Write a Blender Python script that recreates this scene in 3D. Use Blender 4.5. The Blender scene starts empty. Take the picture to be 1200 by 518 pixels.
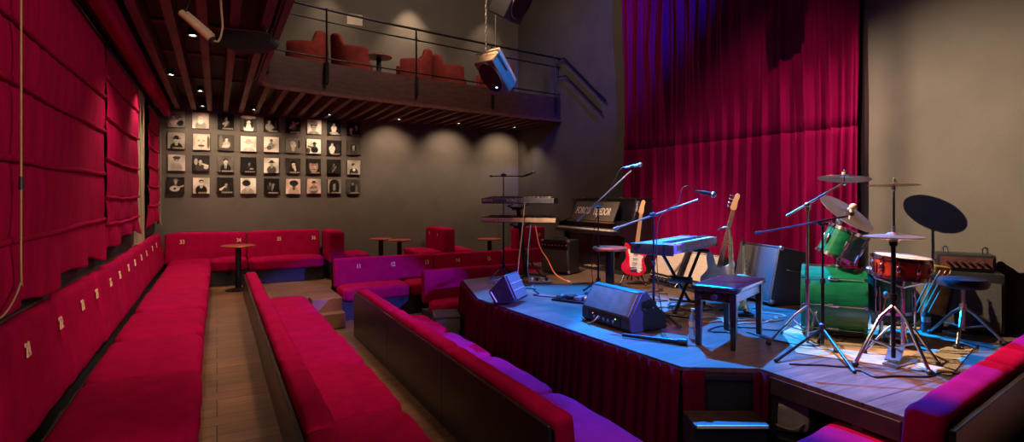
import bpy, math, random
from mathutils import Vector, Matrix, Quaternion
R = math.radians
SC = bpy.context.scene
COL = SC.collection
random.seed(11)
STG = 0.33            # stage top; the aisle floor is z = 0, the camera at (0, 0, 1.5)

# ---------------------------------------------------------------- materials
def _nt(name):
    m = bpy.data.materials.new(name); m.use_nodes = True
    nt = m.node_tree
    return m, nt, nt.nodes['Principled BSDF']

def mat(name, col, rough=.5, metal=0, vary=.25, nscale=12, bump=0, bscale=60, sheen=0, sheencol=None, coat=0, stretch=(1, 1, 1), trans=0, spec=.5, emit=None, estr=0, alpha=1):
    m, nt, b = _nt(name)
    L = nt.links
    tc = nt.nodes.new('ShaderNodeTexCoord')
    mp = nt.nodes.new('ShaderNodeMapping'); mp.inputs['Scale'].default_value = stretch
    L.new(tc.outputs['Object'], mp.inputs['Vector'])
    n = nt.nodes.new('ShaderNodeTexNoise'); n.inputs['Scale'].default_value = nscale; n.inputs['Detail'].default_value = 4
    L.new(mp.outputs[0], n.inputs['Vector'])
    r = nt.nodes.new('ShaderNodeValToRGB')
    lo = [max(0, c * (1 - vary)) for c in col]; hi = [min(1, c * (1 + vary)) for c in col]
    r.color_ramp.elements[0].position = .3; r.color_ramp.elements[1].position = .7
    r.color_ramp.elements[0].color = (*lo, 1); r.color_ramp.elements[1].color = (*hi, 1)
    L.new(n.outputs['Fac'], r.inputs['Fac']); L.new(r.outputs['Color'], b.inputs['Base Color'])
    b.inputs['Roughness'].default_value = rough; b.inputs['Metallic'].default_value = metal
    b.inputs['Specular IOR Level'].default_value = spec
    if sheen:
        b.inputs['Sheen Weight'].default_value = sheen; b.inputs['Sheen Roughness'].default_value = .4
        b.inputs['Sheen Tint'].default_value = (*(sheencol or col), 1)
    if coat: b.inputs['Coat Weight'].default_value = coat; b.inputs['Coat Roughness'].default_value = .12
    if trans: b.inputs['Transmission Weight'].default_value = trans
    if alpha < 1: b.inputs['Alpha'].default_value = alpha
    if emit: b.inputs['Emission Color'].default_value = (*emit, 1); b.inputs['Emission Strength'].default_value = estr
    if bump:
        n2 = nt.nodes.new('ShaderNodeTexNoise'); n2.inputs['Scale'].default_value = bscale; n2.inputs['Detail'].default_value = 5
        L.new(mp.outputs[0], n2.inputs['Vector'])
        bp = nt.nodes.new('ShaderNodeBump'); bp.inputs['Strength'].default_value = bump; bp.inputs['Distance'].default_value = .02
        L.new(n2.outputs['Fac'], bp.inputs['Height']); L.new(bp.outputs[0], b.inputs['Normal'])
    return m

def planks(name, c1, c2, mortar, along='X', bw=1.3, rh=.14, rough=.5, coat=0):
    m, nt, b = _nt(name); L = nt.links
    tc = nt.nodes.new('ShaderNodeTexCoord'); mp = nt.nodes.new('ShaderNodeMapping')
    if along == 'Y': mp.inputs['Rotation'].default_value = (0, 0, R(90))
    L.new(tc.outputs['Object'], mp.inputs['Vector'])
    br = nt.nodes.new('ShaderNodeTexBrick'); br.inputs['Scale'].default_value = 1; br.offset = .37; br.offset_frequency = 3
    br.inputs['Brick Width'].default_value = bw; br.inputs['Row Height'].default_value = rh; br.inputs['Mortar Size'].default_value = .004
    br.inputs['Color1'].default_value = (*c1, 1); br.inputs['Color2'].default_value = (*c2, 1); br.inputs['Mortar'].default_value = (*mortar, 1)
    L.new(mp.outputs[0], br.inputs['Vector'])
    mp2 = nt.nodes.new('ShaderNodeMapping'); mp2.inputs['Scale'].default_value = (2, 30, 1)
    L.new(mp.outputs[0], mp2.inputs['Vector'])
    n = nt.nodes.new('ShaderNodeTexNoise'); n.inputs['Scale'].default_value = 1.5; n.inputs['Detail'].default_value = 6
    L.new(mp2.outputs[0], n.inputs['Vector'])
    n3 = nt.nodes.new('ShaderNodeTexNoise'); n3.inputs['Scale'].default_value = 1.7; n3.inputs['Detail'].default_value = 5
    L.new(tc.outputs['Object'], n3.inputs['Vector'])
    mul = nt.nodes.new('ShaderNodeMath'); mul.operation = 'MULTIPLY'
    L.new(n.outputs['Fac'], mul.inputs[0]); L.new(n3.outputs['Fac'], mul.inputs[1])
    mr = nt.nodes.new('ShaderNodeMapRange'); mr.inputs['From Min'].default_value = .1; mr.inputs['From Max'].default_value = .42
    mr.inputs['To Min'].default_value = .45; mr.inputs['To Max'].default_value = 1.35
    L.new(mul.outputs[0], mr.inputs['Value'])
    mx = nt.nodes.new('ShaderNodeVectorMath'); mx.operation = 'SCALE'
    L.new(br.outputs['Color'], mx.inputs[0]); L.new(mr.outputs[0], mx.inputs['Scale'])
    L.new(mx.outputs[0], b.inputs['Base Color'])
    b.inputs['Roughness'].default_value = rough
    if coat: b.inputs['Coat Weight'].default_value = coat; b.inputs['Coat Roughness'].default_value = .3
    bp = nt.nodes.new('ShaderNodeBump'); bp.inputs['Strength'].default_value = .25; bp.inputs['Distance'].default_value = .004
    L.new(n.outputs['Fac'], bp.inputs['Height']); L.new(bp.outputs[0], b.inputs['Normal'])
    return m

def print_mat(name, tint):
    m, nt, b = _nt(name); L = nt.links
    a = nt.nodes.new('ShaderNodeAttribute'); a.attribute_name = 'Ink'
    mx = nt.nodes.new('ShaderNodeMix'); mx.data_type = 'RGBA'; mx.blend_type = 'MULTIPLY'; mx.inputs[0].default_value = 1
    L.new(a.outputs['Color'], mx.inputs[6]); mx.inputs[7].default_value = (*tint, 1)
    L.new(mx.outputs[2], b.inputs['Base Color']); b.inputs['Roughness'].default_value = .6; b.inputs['Specular IOR Level'].default_value = .12
    return m

M = {}
M['velvet'] = mat('crimson_fabric', (.33, .0025, .050), .9, vary=.16, nscale=7, bump=.28, bscale=9, spec=.03)
M['blind'] = mat('crimson_blind_fabric', (.34, .002, .050), .9, vary=.14, nscale=5, bump=.3, bscale=7, sheen=.05, sheencol=(.8, .02, .2), spec=.06, stretch=(1, 2.5, .5))
M['curtain'] = mat('curtain_velvet', (.19, .0010, .046), .85, vary=.2, nscale=4, bump=.12, bscale=16, sheen=.12, sheencol=(1, .03, .25), spec=.06, stretch=(1, 1, .25))
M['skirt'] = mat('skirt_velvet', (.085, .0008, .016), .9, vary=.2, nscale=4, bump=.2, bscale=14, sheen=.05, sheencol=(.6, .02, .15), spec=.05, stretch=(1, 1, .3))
M['tub'] = mat('rust_red_velvet', (.21, .032, .026), .85, vary=.2, nscale=9, bump=.2, bscale=25, sheen=.3, spec=.15)
M['backwood'] = mat('dark_bench_board', (.014, .010, .010), .3, vary=.35, nscale=5, bump=.08, bscale=30, stretch=(1, 1, 6))
M['dark'] = mat('matte_black', (.012, .012, .014), .7, vary=.3, nscale=20)
M['blackp'] = mat('black_plastic', (.02, .02, .022), .42, vary=.25, nscale=40, bump=.1, bscale=240)
M['blackg'] = mat('black_lacquer', (.010, .010, .013), .28, vary=.2, coat=.6)
M['blackm'] = mat('black_metal', (.018, .018, .02), .35, .6, vary=.2)
M['grille'] = mat('dark_grille_cloth', (.11, .09, .07), .8, vary=.3, nscale=90, bump=.3, bscale=260)
M['grille2'] = mat('grey_speaker_grille', (.09, .085, .075), .6, vary=.25, nscale=120, bump=.4, bscale=320)
M['cream'] = mat('cream_grille_cloth', (.52, .44, .33), .8, vary=.15, nscale=60, bump=.2, bscale=220)
M['chrome'] = mat('chrome', (.72, .7, .68), .2, 1, vary=.1)
M['steel'] = mat('worn_steel', (.42, .40, .38), .35, 1, vary=.2)
M['brass'] = mat('cymbal_bronze', (.68, .48, .32), .34, 1, vary=.15, nscale=8, bump=.08, bscale=180, stretch=(1, 1, 1))
M['gold'] = mat('gold_lacquer', (.86, .60, .26), .36, .65, vary=.15)
M['green'] = mat('green_drum_lacquer', (.006, .16, .065), .28, vary=.3, nscale=5, coat=.5, stretch=(1, 1, 6))
M['redburst'] = mat('red_burst_lacquer', (.42, .035, .015), .28, vary=.6, nscale=5, coat=.5)
M['head'] = mat('drum_head', (.72, .68, .62), .5, vary=.08, nscale=10)
M['redg'] = mat('red_guitar_lacquer', (.58, .006, .03), .2, vary=.15, coat=.6)
M['maple'] = mat('maple_wood', (.62, .36, .15), .4, vary=.18, nscale=6, stretch=(1, 1, .2))
M['rosewood'] = mat('rosewood', (.22, .10, .055), .45, vary=.25, nscale=9)
M['pearl'] = mat('white_pickguard', (.72, .66, .56), .35, vary=.08)
M['white'] = mat('white_plastic', (.72, .70, .66), .4, vary=.06)
M['creamp'] = mat('cream_plastic', (.70, .50, .28), .5, vary=.12, nscale=20)
M['tabletop'] = mat('table_top_redwood', (.32, .055, .022), .3, vary=.3, nscale=9, coat=.25)
M['tag'] = mat('cream_digits', (.75, .55, .34), .6, vary=.1)
M['ink'] = mat('ivory_lettering', (.88, .80, .66), .5, vary=.05)
M['wall'] = mat('warm_grey_paint', (.118, .102, .084), .75, vary=.1, nscale=3, bump=.05, bscale=40)
M['wallr'] = mat('charcoal_paint', (.086, .076, .064), .75, vary=.14, nscale=2.2, bump=.06, bscale=35)
M['wallpale'] = mat('taupe_paint', (.118, .098, .076), .7, vary=.12, nscale=2.2, bump=.06, bscale=35)
M['ceil'] = mat('black_ceiling_paint', (.02, .018, .017), .8, vary=.2, nscale=4)
M['trimc'] = mat('cream_paint', (.42, .36, .26), .6, vary=.15, nscale=5)
M['joist'] = mat('oxblood_timber', (.125, .036, .027), .6, vary=.4, nscale=7, bump=.2, bscale=30, stretch=(3, .4, 3))
M['fascia'] = mat('oxblood_board', (.058, .021, .016), .5, vary=.35, nscale=6, bump=.12, bscale=30, stretch=(1, 1, 4))
M['deck'] = planks('deck_boards', (.045, .018, .014), (.03, .013, .012), (.004, .003, .003), 'X', 2.2, .16, .7)
M['floor'] = planks('floor_boards', (.22, .105, .05), (.155, .072, .036), (.02, .011, .007), 'X', 1.2, .17, .45)
M['stage'] = planks('stage_boards', (.20, .125, .095), (.165, .105, .082), (.03, .018, .014), 'X', 2.4, .6, .36, .25)
M['edge'] = mat('worn_stage_edge', (.05, .03, .02), .6, vary=.4, nscale=9)
M['rug'] = mat('beige_carpet', (.46, .34, .19), .95, vary=.15, nscale=14, bump=.4, bscale=200)
M['glow'] = mat('lamp_glow', (1, .9, .7), .5, emit=(1, .80, .52), estr=28, vary=0)
M['led'] = mat('blue_led_glow', (.1, .3, 1), .5, emit=(.12, .40, 1), estr=10, vary=0)
M['ledr'] = mat('red_led_glow', (1, .2, .1), .5, emit=(1, .25, .08), estr=4, vary=0)
M['ledg'] = mat('green_led_glow', (.2, 1, .2), .5, emit=(.25, 1, .15), estr=4, vary=0)
M['paper'] = mat('paper', (.75, .68, .55), .7, vary=.05)
M['mustard'] = mat('mustard_canvas', (.50, .27, .045), .8, vary=.3, nscale=18, bump=.3, bscale=60)
M['stick'] = mat('hickory', (.56, .33, .16), .5, vary=.2)
M['pvc'] = mat('clear_bottle', (.8, .85, .9), .1, trans=.85, vary=.02)
M['bagp'] = mat('grey_plastic_bag', (.33, .30, .25), .35, vary=.2, nscale=8, bump=.6, bscale=14)
M['greyp'] = mat('grey_plastic', (.22, .23, .25), .4, vary=.15)
M['greyblue'] = mat('slate_plastic', (.14, .145, .15), .45, vary=.2)
M['corange'] = mat('orange_rubber', (.55, .13, .05), .5, vary=.1)
M['cbeige'] = mat('beige_rubber', (.48, .36, .22), .5, vary=.1)
M['cblue'] = mat('blue_rubber', (.10, .28, .38), .5, vary=.1)
M['cwhite'] = mat('white_rubber', (.5, .47, .42), .5, vary=.1)
M['cream_rope'] = mat('beaded_cord', (.40, .29, .17), .6, vary=.1)
M['printn'] = print_mat('photo_print', (1, .90, .76))
M['prints'] = print_mat('sepia_photo_print', (1, .72, .58))

# ---------------------------------------------------------------- mesh builder
class B:
    def __init__(s): s.v = []; s.f = []
    def add(s, vs, fs, T=None):
        o = len(s.v)
        s.v += [tuple(T @ Vector(p)) if T else tuple(p) for p in vs]
        s.f += [tuple(i + o for i in f) for f in fs]
        return s
    def box(s, c, d, T=None, rz=0):
        x, y, z = d[0] / 2, d[1] / 2, d[2] / 2
        vs = [Vector((sx * x, sy * y, sz * z)) for sz in (-1, 1) for sy in (-1, 1) for sx in (-1, 1)]
        if rz: vs = [Matrix.Rotation(rz, 3, 'Z') @ p for p in vs]
        vs = [p + Vector(c) for p in vs]
        return s.add(vs, [(0, 2, 3, 1), (4, 5, 7, 6), (0, 1, 5, 4), (2, 6, 7, 3), (0, 4, 6, 2), (1, 3, 7, 5)], T)
    def rbox(s, c, d, r=.03, n=6, crown=0, T=None, wob=0, rp=0):
        h = [q / 2 for q in d]; r = min(r, *[q * .99 for q in h]); ids = {}; vs = []; fs = []
        def pos(u, hh):   # more samples near the edges
            return hh * math.sin(u * math.pi / 2) if hh > 0 else 0
        def vert(key):
            if key not in ids:
                p = [pos(2 * k / n - 1, hh) for k, hh in zip(key, h)]
                q = [max(-(hh - r), min(hh - r, a)) for a, hh in zip(p, h)]
                dv = Vector(p) - Vector(q)
                if dv.length > 1e-9: dv = dv.normalized() * r
                w = Vector(q) + dv
                if crown: w.z += (1 if p[2] > 0 else 0) * crown * max(0, 1 - abs(p[0] / h[0]) ** 2.5) * max(0, 1 - abs(p[1] / h[1]) ** 3)
                if rp:      # rounded corners seen from above
                    ex, ey = abs(w.x) - (h[0] - rp), abs(w.y) - (h[1] - rp)
                    if ex > 0 and ey > 0:
                        k_ = max(ex, ey) / math.hypot(ex, ey)
                        w.x = math.copysign(h[0] - rp + ex * k_, w.x); w.y = math.copysign(h[1] - rp + ey * k_, w.y)
                if wob: w += Vector((math.sin(p[1] * 21 + c[0] * 7), math.sin(p[0] * 17 + c[1] * 5), math.sin(p[0] * 13 + p[1] * 9 + c[0] * 3))) * wob
                ids[key] = len(vs); vs.append(w + Vector(c))
            return ids[key]
        for ax in range(3):
            a, b = (ax + 1) % 3, (ax + 2) % 3
            for side in (0, n):
                for i in range(n):
                    for j in range(n):
                        ks = []
                        for di, dj in ((0, 0), (1, 0), (1, 1), (0, 1)):
                            k = [0, 0, 0]; k[ax] = side; k[a] = i + di; k[b] = j + dj; ks.append(vert(tuple(k)))
                        fs.append(tuple(ks if side else ks[::-1]))
        return s.add(vs, fs, T)
    def cyl(s, p0, p1, r0, r1=None, n=12, T=None):
        r1 = r0 if r1 is None else r1; p0, p1 = Vector(p0), Vector(p1); a = (p1 - p0)
        q = a.to_track_quat('Z', 'Y'); vs = []; 
        for p, r in ((p0, r0), (p1, r1)):
            for k in range(n):
                t = 2 * math.pi * k / n; vs.append(p + q @ Vector((r * math.cos(t), r * math.sin(t), 0)))
        fs = [(k, (k + 1) % n, n + (k + 1) % n, n + k) for k in range(n)] + [tuple(range(n))[::-1], tuple(range(n, 2 * n))]
        return s.add(vs, fs, T)
    def tube(s, pts, r, n=8, T=None, closed=False):
        pts = [Vector(p) for p in pts]; m = len(pts); vs = []; fs = []; up = None
        rr = r if isinstance(r, (list, tuple)) else [r] * m
        for i, p in enumerate(pts):
            t = ((pts[(i + 1) % m] - pts[i - 1]) if closed else (pts[min(i + 1, m - 1)] - pts[max(i - 1, 0)])).normalized()
            if up is None: up = Vector((0, 0, 1)) if abs(t.z) < .9 else Vector((1, 0, 0))
            sd = t.cross(up)
            if sd.length < 1e-6: sd = t.orthogonal()
            sd.normalize(); up = sd.cross(t).normalized()
            for k in range(n):
                a = 2 * math.pi * k / n; vs.append(p + (sd * math.cos(a) + up * math.sin(a)) * rr[i])
        for i in range(m if closed else m - 1):
            j = (i + 1) % m
            for k in range(n): fs.append((i * n + k, i * n + (k + 1) % n, j * n + (k + 1) % n, j * n + k))
        if not closed: fs += [tuple(range(n))[::-1], tuple(range((m - 1) * n, m * n))]
        return s.add(vs, fs, T)
    def lathe(s, prof, n=28, T=None):
        vs = []; fs = []; m = len(prof)
        for r, z in prof:
            for k in range(n):
                a = 2 * math.pi * k / n; vs.append((r * math.cos(a), r * math.sin(a), z))
        for i in range(m - 1):
            for k in range(n): fs.append((i * n + k, i * n + (k + 1) % n, (i + 1) * n + (k + 1) % n, (i + 1) * n + k))
        if prof[0][0] > 1e-6: fs.append(tuple(range(n))[::-1])
        if prof[-1][0] > 1e-6: fs.append(tuple(range((m - 1) * n, m * n)))
        return s.add(vs, fs, T)
    def ball(s, c, r, n=14, m=8, T=None):
        rx, ry, rz = r if isinstance(r, (list, tuple)) else (r, r, r); vs = []; fs = []
        for i in range(m + 1):
            f = math.pi * i / m - math.pi / 2
            for k in range(n):
                a = 2 * math.pi * k / n
                vs.append((c[0] + rx * math.cos(f) * math.cos(a), c[1] + ry * math.cos(f) * math.sin(a), c[2] + rz * math.sin(f)))
        for i in range(m):
            for k in range(n): fs.append((i * n + k, i * n + (k + 1) % n, (i + 1) * n + (k + 1) % n, (i + 1) * n + k))
        return s.add(vs, fs, T)
    def prism(s, poly, z0, z1, T=None):
        n = len(poly); ar = sum(poly[i][0] * poly[(i + 1) % n][1] - poly[(i + 1) % n][0] * poly[i][1] for i in range(n))
        if ar < 0: poly = poly[::-1]
        vs = [(x, y, z0) for x, y in poly] + [(x, y, z1) for x, y in poly]
        return s.add(vs, [tuple(range(n))[::-1], tuple(range(n, 2 * n))] + [(k, (k + 1) % n, n + (k + 1) % n, n + k) for k in range(n)], T)
    def sheet(s, fn, nu, nv, th=0, T=None):
        """fn(u, v) -> point; th gives the cloth a real thickness along the local normal"""
        P = [[Vector(fn(i / nu, j / nv)) for j in range(nv + 1)] for i in range(nu + 1)]
        vs = [p for row in P for p in row]; w = nv + 1
        fs = [(i * w + j, (i + 1) * w + j, (i + 1) * w + j + 1, i * w + j + 1) for i in range(nu) for j in range(nv)]
        if th:
            N = []
            for i in range(nu + 1):
                for j in range(nv + 1):
                    a = P[min(i + 1, nu)][j] - P[max(i - 1, 0)][j]; b = P[i][min(j + 1, nv)] - P[i][max(j - 1, 0)]
                    N.append(a.cross(b).normalized())
            o = len(vs); vs = vs + [p - q * th for p, q in zip(vs, N)]
            fs = fs + [tuple(k + o for k in f)[::-1] for f in fs]
            for j in range(nv): fs += [(j, j + 1, o + j + 1, o + j), (nu * w + j + 1, nu * w + j, o + nu * w + j, o + nu * w + j + 1)]
            for i in range(nu): fs += [((i + 1) * w, i * w, o + i * w, o + (i + 1) * w), (i * w + nv, (i + 1) * w + nv, o + (i + 1) * w + nv, o + i * w + nv)]
        return s.add(vs, fs, T)

def obj(name, b, m, parent=None, smooth=True, bev=0, sharp=38):
    me = bpy.data.meshes.new(name); me.from_pydata(b.v, [], b.f); me.validate(); me.update()
    me.materials.append(M[m] if isinstance(m, str) else m)
    if smooth:
        for p in me.polygons: p.use_smooth = True
        me.set_sharp_from_angle(angle=R(sharp))
    o = bpy.data.objects.new(name, me); COL.objects.link(o)
    if parent: o.parent = parent
    if bev:
        md = o.modifiers.new('edge', 'BEVEL'); md.width = bev; md.segments = 2; md.limit_method = 'ANGLE'
    return o

def tag(o, label, cat, group=None, kind=None):
    o['label'] = label; o['category'] = cat
    if group: o['group'] = group
    if kind: o['kind'] = kind
    return o

def thing(name, label, cat, loc=(0, 0, 0), rz=0, group=None):
    o = bpy.data.objects.new(name, None); o.empty_display_size = .1; COL.objects.link(o)
    o.location = loc; o.rotation_euler = (0, 0, rz)
    return tag(o, label, cat, group)

def struct(name, b, m, label, cat, **k):
    return tag(obj(name, b, m, **k), label, cat, None, 'structure')

def twin(t, loc, rz, label):
    c = t.copy(); COL.objects.link(c); c.location = loc; c.rotation_euler = (0, 0, rz); c['label'] = label
    for ch in list(t.children):
        d = ch.copy(); COL.objects.link(d); d.parent = c
        for g in list(ch.children):
            e = g.copy(); COL.objects.link(e); e.parent = d
    return c

_fonts = {}
def lettering(name, txt, size, m, parent, T, ext=.002, bold=0, shear=0, sx=1, align='CENTER'):
    key = (txt, size, ext, bold, shear)
    if key not in _fonts:
        cu = bpy.data.curves.new('txt', 'FONT'); cu.body = txt; cu.size = size; cu.extrude = ext; cu.align_x = align; cu.align_y = 'CENTER'
        cu.offset = bold; cu.shear = shear
        o = bpy.data.objects.new('txt', cu); COL.objects.link(o)
        dg = bpy.context.evaluated_depsgraph_get(); dg.update()
        me = bpy.data.meshes.new_from_object(o.evaluated_get(dg)); bpy.data.objects.remove(o)
        me.name = name; me.materials.clear(); me.materials.append(M[m]); _fonts[key] = me
    o = bpy.data.objects.new(name, _fonts[key]); COL.objects.link(o); o.parent = parent
    o.matrix_local = T @ Matrix.Diagonal((sx, 1, 1, 1))
    return o

def TR(loc, rx=0, ry=0, rz=0):
    return Matrix.Translation(loc) @ Matrix.Rotation(rz, 4, 'Z') @ Matrix.Rotation(ry, 4, 'Y') @ Matrix.Rotation(rx, 4, 'X')

def axis_T(c, z):
    return Matrix.Translation(c) @ Vector(z).normalized().to_track_quat('Z', 'Y').to_matrix().to_4x4()

def smooth_path(pts, k=6):
    pts = [Vector(p) for p in pts]; out = []
    for i in range(len(pts) - 1):
        p0, p1, p2, p3 = pts[max(i - 1, 0)], pts[i], pts[i + 1], pts[min(i + 2, len(pts) - 1)]
        for j in range(k):
            t = j / k
            out.append(.5 * ((2 * p1) + (p2 - p0) * t + (2 * p0 - 5 * p1 + 4 * p2 - p3) * t * t + (3 * p1 - p0 - 3 * p2 + p3) * t ** 3))
    return out + [pts[-1]]

def nth(k):
    return ['first', 'second', 'third', 'fourth', 'fifth', 'sixth', 'seventh', 'eighth', 'ninth', 'tenth', 'eleventh', 'twelfth', 'thirteenth', 'fourteenth', 'fifteenth',
            'sixteenth', 'seventeenth', 'eighteenth', 'nineteenth', 'twentieth', 'twenty-first', 'twenty-second', 'twenty-third', 'twenty-fourth', 'twenty-fifth', 'twenty-sixth', 'twenty-seventh', 'twenty-eighth', 'twenty-ninth'][k]
# ---------------------------------------------------------------- camera
cam = bpy.data.cameras.new('camera'); cam.sensor_width = 36; cam.lens = 644 / 1200 * 36; cam.shift_y = -29 / 1200; cam.clip_start = .05
co = bpy.data.objects.new('camera', cam); COL.objects.link(co)
co.location = (0, 0, 1.5); co.rotation_euler = (R(90), 0, R(-28.23)); SC.camera = co

# ---------------------------------------------------------------- the room
XL, XR, YB, YF, ZT = -.95, 6.14, 11.13, -2.6, 6.3
struct('floor', B().box(((XL + .38) / 2, (YF + 11.2) / 2, -.06), (.38 - XL, 11.2 - YF, .12)), 'floor', 'brown plank floor of the aisle along the wall benches', 'floor')
struct('floor_rear', B().box((3.26, 10.29, -.06), (5.76, 1.84, .12)).box((1.01, 8.985, -.06), (1.24, .77, .12)), 'floor', 'brown plank floor of the raised rear tier under the photo wall', 'floor')
struct('floor_middle', B().box((1.02, 3.2, -.46), (1.28, 11.6, .12)).box((3.9, 8.55, -.46), (4.48, 1.7, .12)), 'floor', 'lower plank floor between the two long bench rows', 'floor')
struct('floor_front', B().box((3.9, 2.55, -.56), (4.48, 10.3, .12)), 'floor', 'lowest plank floor around the stage', 'floor')
b = B()
b.box((1.42, 8.47, -.09), (.42, .26, .18)).box((1.42, 8.34, -.28), (.42, .5, .2))
struct('trim_1', b, 'floor', 'two short wooden steps down beside the end of the middle bench', 'steps')
struct('floor_landing', B().prism([(2.55, 1.10), (5.25, 1.50), (6.14, 1.62), (6.14, YF), (2.55, YF)], -.5, .2), 'floor', 'raised plank floor behind the bench at the right', 'floor')
struct('wall_left', B().box((XL - .06, 4.25, 3), (.12, 13.9, 7)), 'wall', 'dark grey wall behind the blinds', 'wall')
struct('wall_back', B().box((2.6, YB + .06, 3), (7.4, .12, 7)), 'wall', 'warm grey wall carrying the photo panels', 'wall')
struct('wall_right', B().box((XR + .06, 4.25, 3), (.12, 13.9, 7)), 'wallr', 'charcoal wall beside the stage curtain', 'wall')
struct('wall_right_pier', B().box((XR - .03, .4, 3), (.1, 5.94, 7)), 'wallpale', 'taupe wall behind the drum kit', 'wall')
struct('wall_front', B().box((2.6, YF - .06, 3), (7.4, .12, 7)), 'wallr', 'dark wall at the near end of the room', 'wall')
struct('ceiling', B().box((2.6, 4.25, ZT + .06), (7.4, 13.9, .12)), 'ceil', 'black ceiling high over the room', 'ceiling')
struct('trim_2', B().box((XL + .03, 8.78, 1.75), (.06, .78, 2.3)), 'trimc', 'cream strip of wall between the second and third blind', 'wall strip')
struct('trim_3', B().box((XL + .012, 4.25, .97), (.02, 13.6, .16)), 'dark', 'black strip along the wall under the blinds', 'board')  # thin strip, blacker than the wall around it

# balcony: curved front edge, deck, joists
edge = [(.50, YF), (.50, 3), (.50, 7.6), (.50, 7.95), (.56, 8.16), (.74, 8.32), (1.2, 8.46), (2.2, 8.70), (3.2, 8.88), (4.2, 9.05), (5.2, 9.21), (XR, 9.35)]
ec = [(p.x, p.y) for p in smooth_path([(x, y, 0) for x, y in edge], 5)]
def offset(line, d):
    out = []
    for i, p in enumerate(line):
        a, c = Vector(line[max(i - 1, 0)]), Vector(line[min(i + 1, len(line) - 1)]); t = (c - a).normalized()
        out.append((p[0] - t.y * d, p[1] + t.x * d))
    return out
inn = offset(ec, .05)
def strip(line, line2, z0, z1):
    b = B(); n = len(line)
    vs = [(x, y, z0) for x, y in line] + [(x, y, z1) for x, y in line] + [(x, y, z1) for x, y in line2] + [(x, y, z0) for x, y in line2]
    fs = []
    for i in range(n - 1):
        for k in range(4):
            a, c = k * n, ((k + 1) % 4) * n; fs.append((a + i, a + i + 1, c + i + 1, c + i))
    fs += [(0, n, 2 * n, 3 * n), (4 * n - 1, 3 * n - 1, 2 * n - 1, n - 1)]
    return b.add(vs, fs)
struct('trim_4', strip(ec, inn, 3.04, 3.49), 'fascia', 'dark red-brown curved front board of the balcony', 'balcony front', sharp=50)
struct('trim_5', strip(offset(ec, -.025), offset(ec, .03), 3.0, 3.05), 'joist', 'rounded lip along the bottom of the balcony front', 'balcony lip', sharp=50)
poly = inn + [(XR, YB), (XL, YB), (XL, YF)]
struct('floor_balcony', B().prism(poly, 3.25, 3.31), 'deck', 'dark boarded balcony floor', 'balcony floor', smooth=False)
kx = 0
for k in range(28):
    x = -.60 + k * .245
    if x > XR - .05: break
    # joists stop behind the front board
    ys = YF + .02 if x < .42 else None
    if ys is None:
        for (x0, y0), (x1, y1) in zip(inn, inn[1:]):
            if x0 <= x <= x1 and x1 > x0: ys = y0 + (y1 - y0) * (x - x0) / (x1 - x0) + .02
    if ys is None: continue
    j = B().box((x, (ys + YB - .02) / 2, 3.13), (.075, YB - .02 - ys, .24))
    struct('ceiling_joist', j, 'joist', 'oxblood timber joist under the balcony, %s one out from the blinds' % nth(k), 'joist')
t = thing('blind_pelmet', 'crimson fabric pelmet running above the three blinds', 'pelmet', (-.74, 4.2, 2.93))
obj('fabric', B().rbox((0, 0, 0), (.11, 13.4, .20), .04, 8), 'blind', t)
obj('mounting_board', B().box((-.08, 0, .05), (.14, 13.4, .025)), 'joist', t)
for k, (y, w) in enumerate([(4.3, .1), (6.4, .1), (7.7, .1), (9.3, .1)]):
    struct('ceiling_board', B().box((-.22, y, 3.235), (1.4, w, .03)), 'joist', 'thin board laid across above the joists, %s from the near end' % nth(k), 'board')

# stage
SP = [(2.63, 5.72), (2.81, 2.77), (3.25, 2.49), (3.21, 1.58), (6.12, 1.98), (6.12, 8.35), (4.75, 8.35), (4.75, 7.42), (3.03, 7.1)]
def inset(p, d):
    c = Vector((4.4, 4.6)); return tuple(Vector(p) + (c - Vector(p)).normalized() * d)
st = struct('floor_stage', B().prism(SP, STG - .03, STG), 'stage', 'low wooden stage platform', 'stage', smooth=False)
SPI = [inset(p, .02) for p in SP]
bb = B()
for i in (0, 1, 2, 3, 7, 8):
    p, q = SPI[i], SPI[(i + 1) % len(SPI)]
    v = Vector(q) - Vector(p); m = (Vector(p) + Vector(q)) / 2
    bb.box((m.x, m.y, STG - .085), (v.length, .035, .11), rz=math.atan2(v.y, v.x))
obj('edge_board', bb, 'edge', st, bev=.004)
for p in [(3.24, 2.36), (3.22, 1.75), (2.9, 2.85), (2.72, 5.5), (3.1, 7.0), (5.0, 1.95), (4.6, 4.5)]:
    q = inset(p, .09); obj('stage_leg', B().box((q[0], q[1], -.1), (.06, .06, .8)), 'edge', st)
# velvet skirt hung round the front of the stage, from the back corner to the drum side
def skirt(line, label, name='stage_skirt', m='skirt', amp=.022, fr=52):
    L = [Vector(p) for p in line]; S = [0]
    for a, c in zip(L, L[1:]): S.append(S[-1] + (c - a).length)
    def f(u, v):
        d = u * S[-1]; i = max(k for k in range(len(L) - 1) if S[k] <= d + 1e-6); t = (d - S[i]) / (S[i + 1] - S[i])
        p = L[i].lerp(L[i + 1], t); n = (L[i + 1] - L[i]).normalized(); n = Vector((n.y, -n.x))
        w = amp * (.35 + .65 * v) * (math.sin(d * fr + 1.6 * math.sin(d * 6.1)) + .5 * math.sin(d * fr * .47 + 1))
        p = p + n * (w + .05 * v + .02)
        return (p.x, p.y, STG - .012 - v * .81)
    return tag(obj(name, B().sheet(f, int(S[-1] * 60), 8, .006), m, sharp=180), label, 'stage skirt')
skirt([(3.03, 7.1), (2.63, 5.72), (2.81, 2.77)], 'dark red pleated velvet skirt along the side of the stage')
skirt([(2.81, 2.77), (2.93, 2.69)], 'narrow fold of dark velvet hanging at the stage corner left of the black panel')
t = thing('access_panel', 'black board closing the stage corner above the step box', 'panel', (3.0, 2.60, -.5))
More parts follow.
